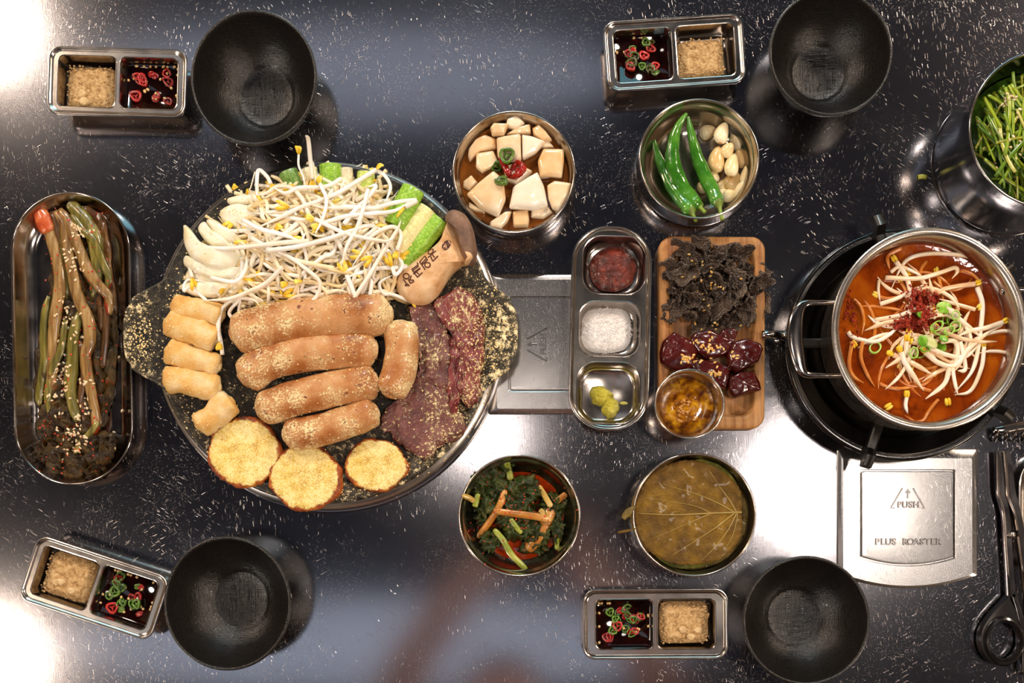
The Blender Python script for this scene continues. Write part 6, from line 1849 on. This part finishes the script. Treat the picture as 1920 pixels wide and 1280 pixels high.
mb = MB(); v = P(1893, 1002, .014); mb.lathe([(0.0001, 0.0225), (0.002, 0.0222), (0.003, 0.021), (0.003, 0.008)], 24, c=(v.x, v.y), cap0=True); lb_(mb, 'pivot', M_steel)
def ring_handle(cx_, cy_, apex, z0, flip=1):
    """teardrop plate with a raised oval ring hole"""
    mb = MB()
    rings = []
    n = 64
    def outer(k):
        a = 2*pi*k/n
        x, y = cx_ + 43*flip*cos(a)*1.0, cy_ + 52*sin(a)
        # pull the top towards the apex
        s_ = max(0, -sin(a))
        s_ = s_**3
        return (x + (apex[0]-x)*s_, y + (apex[1]-y)*s_)
    def inner(k, g): a = 2*pi*k/n; return (cx_ + 3*flip + g*29*flip*cos(a), cy_ + 4 + g*36*sin(a))
    O = [outer(k) for k in range(n)]
    def rg(f, z): return [tuple(P(f(k)[0], f(k)[1], 0.012) + Vector((0, 0, z - 0.012))) for k in range(n)]
    rings = [rg(lambda k: inner(k, 1.0), z0), rg(outer, z0), rg(outer, z0+0.007),
             rg(lambda k: tuple(0.9*a + 0.1*b for a, b in zip(O[k], inner(k, 1.2))), z0+0.010),
             rg(lambda k: inner(k, 1.28), z0+0.0095), rg(lambda k: inner(k, 1.22), z0+0.0125), rg(lambda k: inner(k, 1.10), z0+0.0135), rg(lambda k: inner(k, 1.0), z0+0.0115), rg(lambda k: inner(k, 0.93), z0+0.006)]
    mb.rings(rings, closed=True)
    return lb_(mb, 'ring_handle', M_blk, autos=40)
ring_handle(1880, 1197, (1893, 1112), 0.003)
ring_handle(1966, 1215, (1934, 1150), 0.004)
mb = MB(); flatbar(mb, [(1893, 1112), (1905, 1150), (1912, 1200), (1912, 1262)], [12, 14, 13, 8], 0.004, 0.010); lb_(mb, 'handle_brace', M_blk)

# claw fork lying beside the burner
c = P(1890, 810, 0)
fk = empty('claw_fork', (c.x, c.y, 0.0004), 0, 'small steel claw with curved tines beside the burner at the right edge', 'utensil')
mb = MB()
c3 = catmull([tuple(P(x, y, .010)) for x, y in ((1862, 806), (1880, 806), (1905, 801), (1940, 796), (1990, 792))], 24)
mb.tube(c3, lambda u: 0.0030 + 0.0020*min(1, u*4), 14, flat=0.6)
centred(mb, 'handle', M_steel_s, parent=fk)
for x in (1868, 1886, 1903, 1918):
    mb = MB(); mb.tube(catmull([tuple(P(x+2, 808 - (x-1868)*0.1, .010)), tuple(P(x, 816, .011)), tuple(P(x-3, 826, .005))], 12), lambda u: 0.0028*(1 - 0.55*u), 10)
    centred(mb, 'tine', M_dst, parent=fk)
# edge of another steel plate cut off by the right edge of the photo
c = P(1990, 965, .012)
ep = empty('steel_plate', (c.x, c.y, 0.0004), 0, 'oval steel plate of which only the left rim shows at the right edge', 'plate')
w_, h_ = L(160, .012), L(250, .012)
mb = MB()
def st(d, z): return loop(w_-2*d, h_-2*d, 0.035, z, 14)
mb.rings([st(0.008, 0), st(0.003, 0.003), st(0, 0.011), st(0, 0.0125), st(0.0012, 0.013), st(0.0022, 0.012), st(0.006, 0.004), st(0.012, 0.0025), st(0.02, 0.0025)])
mb.build('plate_body', M_steel, ep, autos=60)
# ------------------------------------------------------------------ the photographer, seen only as a soft reflection in the steel
M_skin = food('skin', [(0.3, '#b9785a'), (0.7, '#d29a7c')], scale=12, rough=0.5, bump=0.05, bscale=300, sss=0.1)
M_shirt = food('dark_shirt', [(0.3, '#15161c'), (0.7, '#20222b')], scale=20, rough=0.9, bump=0.3, bscale=400)
M_hair = food('dark_hair', [(0.3, '#0c0908'), (0.7, '#1c1512')], scale=60, rough=0.45, bump=0.6, bscale=300, stretch=(1, 1, 0.1))
M_phone = food('black_phone', [(0.3, '#050505'), (0.7, '#0a0a0a')], scale=10, rough=0.2)
ppl = empty('person', (-0.04, -0.66, -0.75), 0, 'person in a dark shirt leaning over the table holding up a phone', 'person')
def skin_mesh(name, joints, edges, mat, parent, lv=2):
    me = bpy.data.meshes.new(name)
    pl = Vector(parent.location)
    me.from_pydata([Vector(j[0]) - pl for j in joints], edges, [])
    o = bpy.data.objects.new(name, me); COL.objects.link(o)
    o.modifiers.new('s', 'SKIN')
    for i, j in enumerate(joints):
        me.skin_vertices[0].data[i].radius = (j[1], j[2] if len(j) > 2 else j[1])
        me.skin_vertices[0].data[i].use_root = (i == 0)
    m = o.modifiers.new('u', 'SUBSURF'); m.levels = lv; m.render_levels = lv
    dg = bpy.context.evaluated_depsgraph_get()
    nm_ = bpy.data.meshes.new_from_object(o.evaluated_get(dg))
    bpy.data.objects.remove(o); bpy.data.meshes.remove(me)
    nm_.polygons.foreach_set('use_smooth', [True]*len(nm_.polygons))
    nm_.materials.clear(); nm_.materials.append(mat)
    o = bpy.data.objects.new(name, nm_); COL.objects.link(o); o.parent = parent
    return o
# pelvis, torso, neck, head; arms reach forward to the phone at (0, 0, 1.06); legs to the floor
J = [((-.04, -.72, .10), .15, .11), ((-.04, -.70, .34), .14, .10), ((-.05, -.62, .60), .17, .11), ((-.055, -.52, .80), .07, .07), ((-.06, -.46, .88), .052, .052),
     ((-.065, -.40, .97), .072, .085), ((-.067, -.34, 1.06), .080, .098), ((-.067, -.33, 1.13), .062, .075),
     ((-.24, -.56, .76), .062), ((-.25, -.38, .78), .047), ((-.235, -.25, .84), .040), ((-.14, -.12, .95), .034), ((-.065, -.045, 1.03), .026),
     ((.13, -.56, .76), .062), ((.20, -.38, .78), .047), ((.20, -.25, .84), .040), ((.12, -.12, .95), .034), ((.065, -.045, 1.03), .026),
     ((-.14, -.72, .02), .10), ((-.15, -.74, -.32), .065), ((-.15, -.76, -.68), .042), ((-.15, -.66, -.72), .034),
     ((.06, -.72, .02), .10), ((.07, -.74, -.32), .065), ((.07, -.76, -.68), .042), ((.07, -.66, -.72), .034)]
E = [(0, 1), (1, 2), (2, 3), (3, 4), (4, 5), (5, 6), (6, 7), (2, 8), (8, 9), (9, 10), (10, 11), (11, 12), (2, 13), (13, 14), (14, 15), (15, 16), (16, 17), (0, 18), (18, 19), (19, 20), (20, 21), (0, 22), (22, 23), (23, 24), (24, 25)]
skin_mesh('body', J, E, M_skin, ppl)
# shirt and trousers over the body
SJ = [((-.04, -.73, .08), .168, .13), ((-.04, -.71, .34), .158, .12), ((-.05, -.63, .60), .185, .13), ((-.055, -.56, .73), .12, .09), ((-.24, -.57, .75), .075), ((-.252, -.47, .77), .062), ((.13, -.57, .75), .075), ((.17, -.47, .77), .062)]
skin_mesh('shirt', SJ, [(0, 1), (1, 2), (2, 3), (2, 4), (4, 5), (2, 6), (6, 7)], M_shirt, ppl)
TJ = [((-.04, -.72, .06), .16, .125), ((-.14, -.72, .0), .115), ((-.15, -.74, -.32), .085), ((-.15, -.76, -.66), .065), ((.06, -.72, .0), .115), ((.07, -.74, -.32), .085), ((.07, -.76, -.66), .065)]
skin_mesh('trousers', TJ, [(0, 1), (1, 2), (2, 3), (0, 4), (4, 5), (5, 6)], M_shirt, ppl)
# fingers wrapped round the phone, and a thumb below it
for s_ in (-1, 1):
    w0 = Vector((s_*.066, -.045, 1.03))
    for k in range(4):
        b0 = w0 + Vector((s_*.004, .012 + .018*k, .012))
        ln = (.9, 1.0, .95, .8)[k]
        skin_mesh('finger', [(w0 + Vector((0, .005*k, 0)), .012), (b0 + Vector((s_*.012, .004, .012))*ln, .0095), (b0 + Vector((s_*.008, .006, .034))*ln, .0085), (b0 + Vector((-s_*.016, .006, .045))*ln, .0075)], [(0, 1), (1, 2), (2, 3)], M_skin, ppl, 1)
    skin_mesh('thumb', [(w0, .013), (w0 + Vector((s_*.002, .02, -.012)), .011), (w0 + Vector((-s_*.014, .038, .004)), .009)], [(0, 1), (1, 2)], M_skin, ppl, 1)
# hair, eyes, nose, mouth, ears (head centre about (-.067, -.34, 1.06), face turned down to the table and forward)
hc = Vector((-.067, -.34, 1.075)) - Vector(ppl.location)
up = Vector((0, .45, .89)).normalized(); fw = Vector((0, .89, -.45)).normalized()
mb = MB()
vs, fs = ICO[3]
keep = {}
for v in vs:
    p = hc + Vector((1, 0, 0))*v[0]*.088 + up*(v[2]*.112 + .012) + fw*(v[1]*.105 - .012)
    keep[len(keep)] = p
ff = [f for f in fs if not all((vs[i][1] > 0.25 and vs[i][2] < 0.45) or vs[i][2] < -0.55 for i in f)]
mb.add([keep[i] for i in range(len(vs))], ff)
mb.build('hair', M_hair, ppl)
M_eye = food('eye', [(0.3, '#1a1210'), (0.7, '#e8e2dc')], scale=90, rough=0.1)
for s_ in (-1, 1):
    mb = MB(); mb.ico(hc + Vector((s_*.032, 0, 0)) + fw*.082 + up*.0, .011, 2); mb.build('eye', M_eye, ppl)
    mb = MB(); mb.ico(hc + Vector((s_*.080, 0, 0)) - fw*.005 - up*.005, .026, 2, (.35, .7, 1)); mb.build('ear', M_skin, ppl)
mb = MB(); mb.tube([hc + fw*.084 + up*.004, hc + fw*.104 - up*.022, hc + fw*.092 - up*.036], [.007, .014, .010], 10); mb.build('nose', M_skin, ppl)
M_lip = food('lip', [(0.3, '#8f4a42'), (0.7, '#a85f55')], scale=30, rough=0.4)
mb = MB(); mb.tube([hc + Vector((-.022, 0, 0)) + fw*.084 - up*.056, hc + fw*.092 - up*.057, hc + Vector((.022, 0, 0)) + fw*.084 - up*.056], [.003, .006, .003], 8); mb.build('mouth', M_lip, ppl)
ph = empty('smartphone', (0, 0, 1.064), 0, 'black phone held level above the table by the photographer', 'phone')
mb = MB(); mb.rings([loop(.158, .075, .012, z, 6) for z in (0, .008)]); mb.build('phone_body', M_phone, ph, smooth=False)
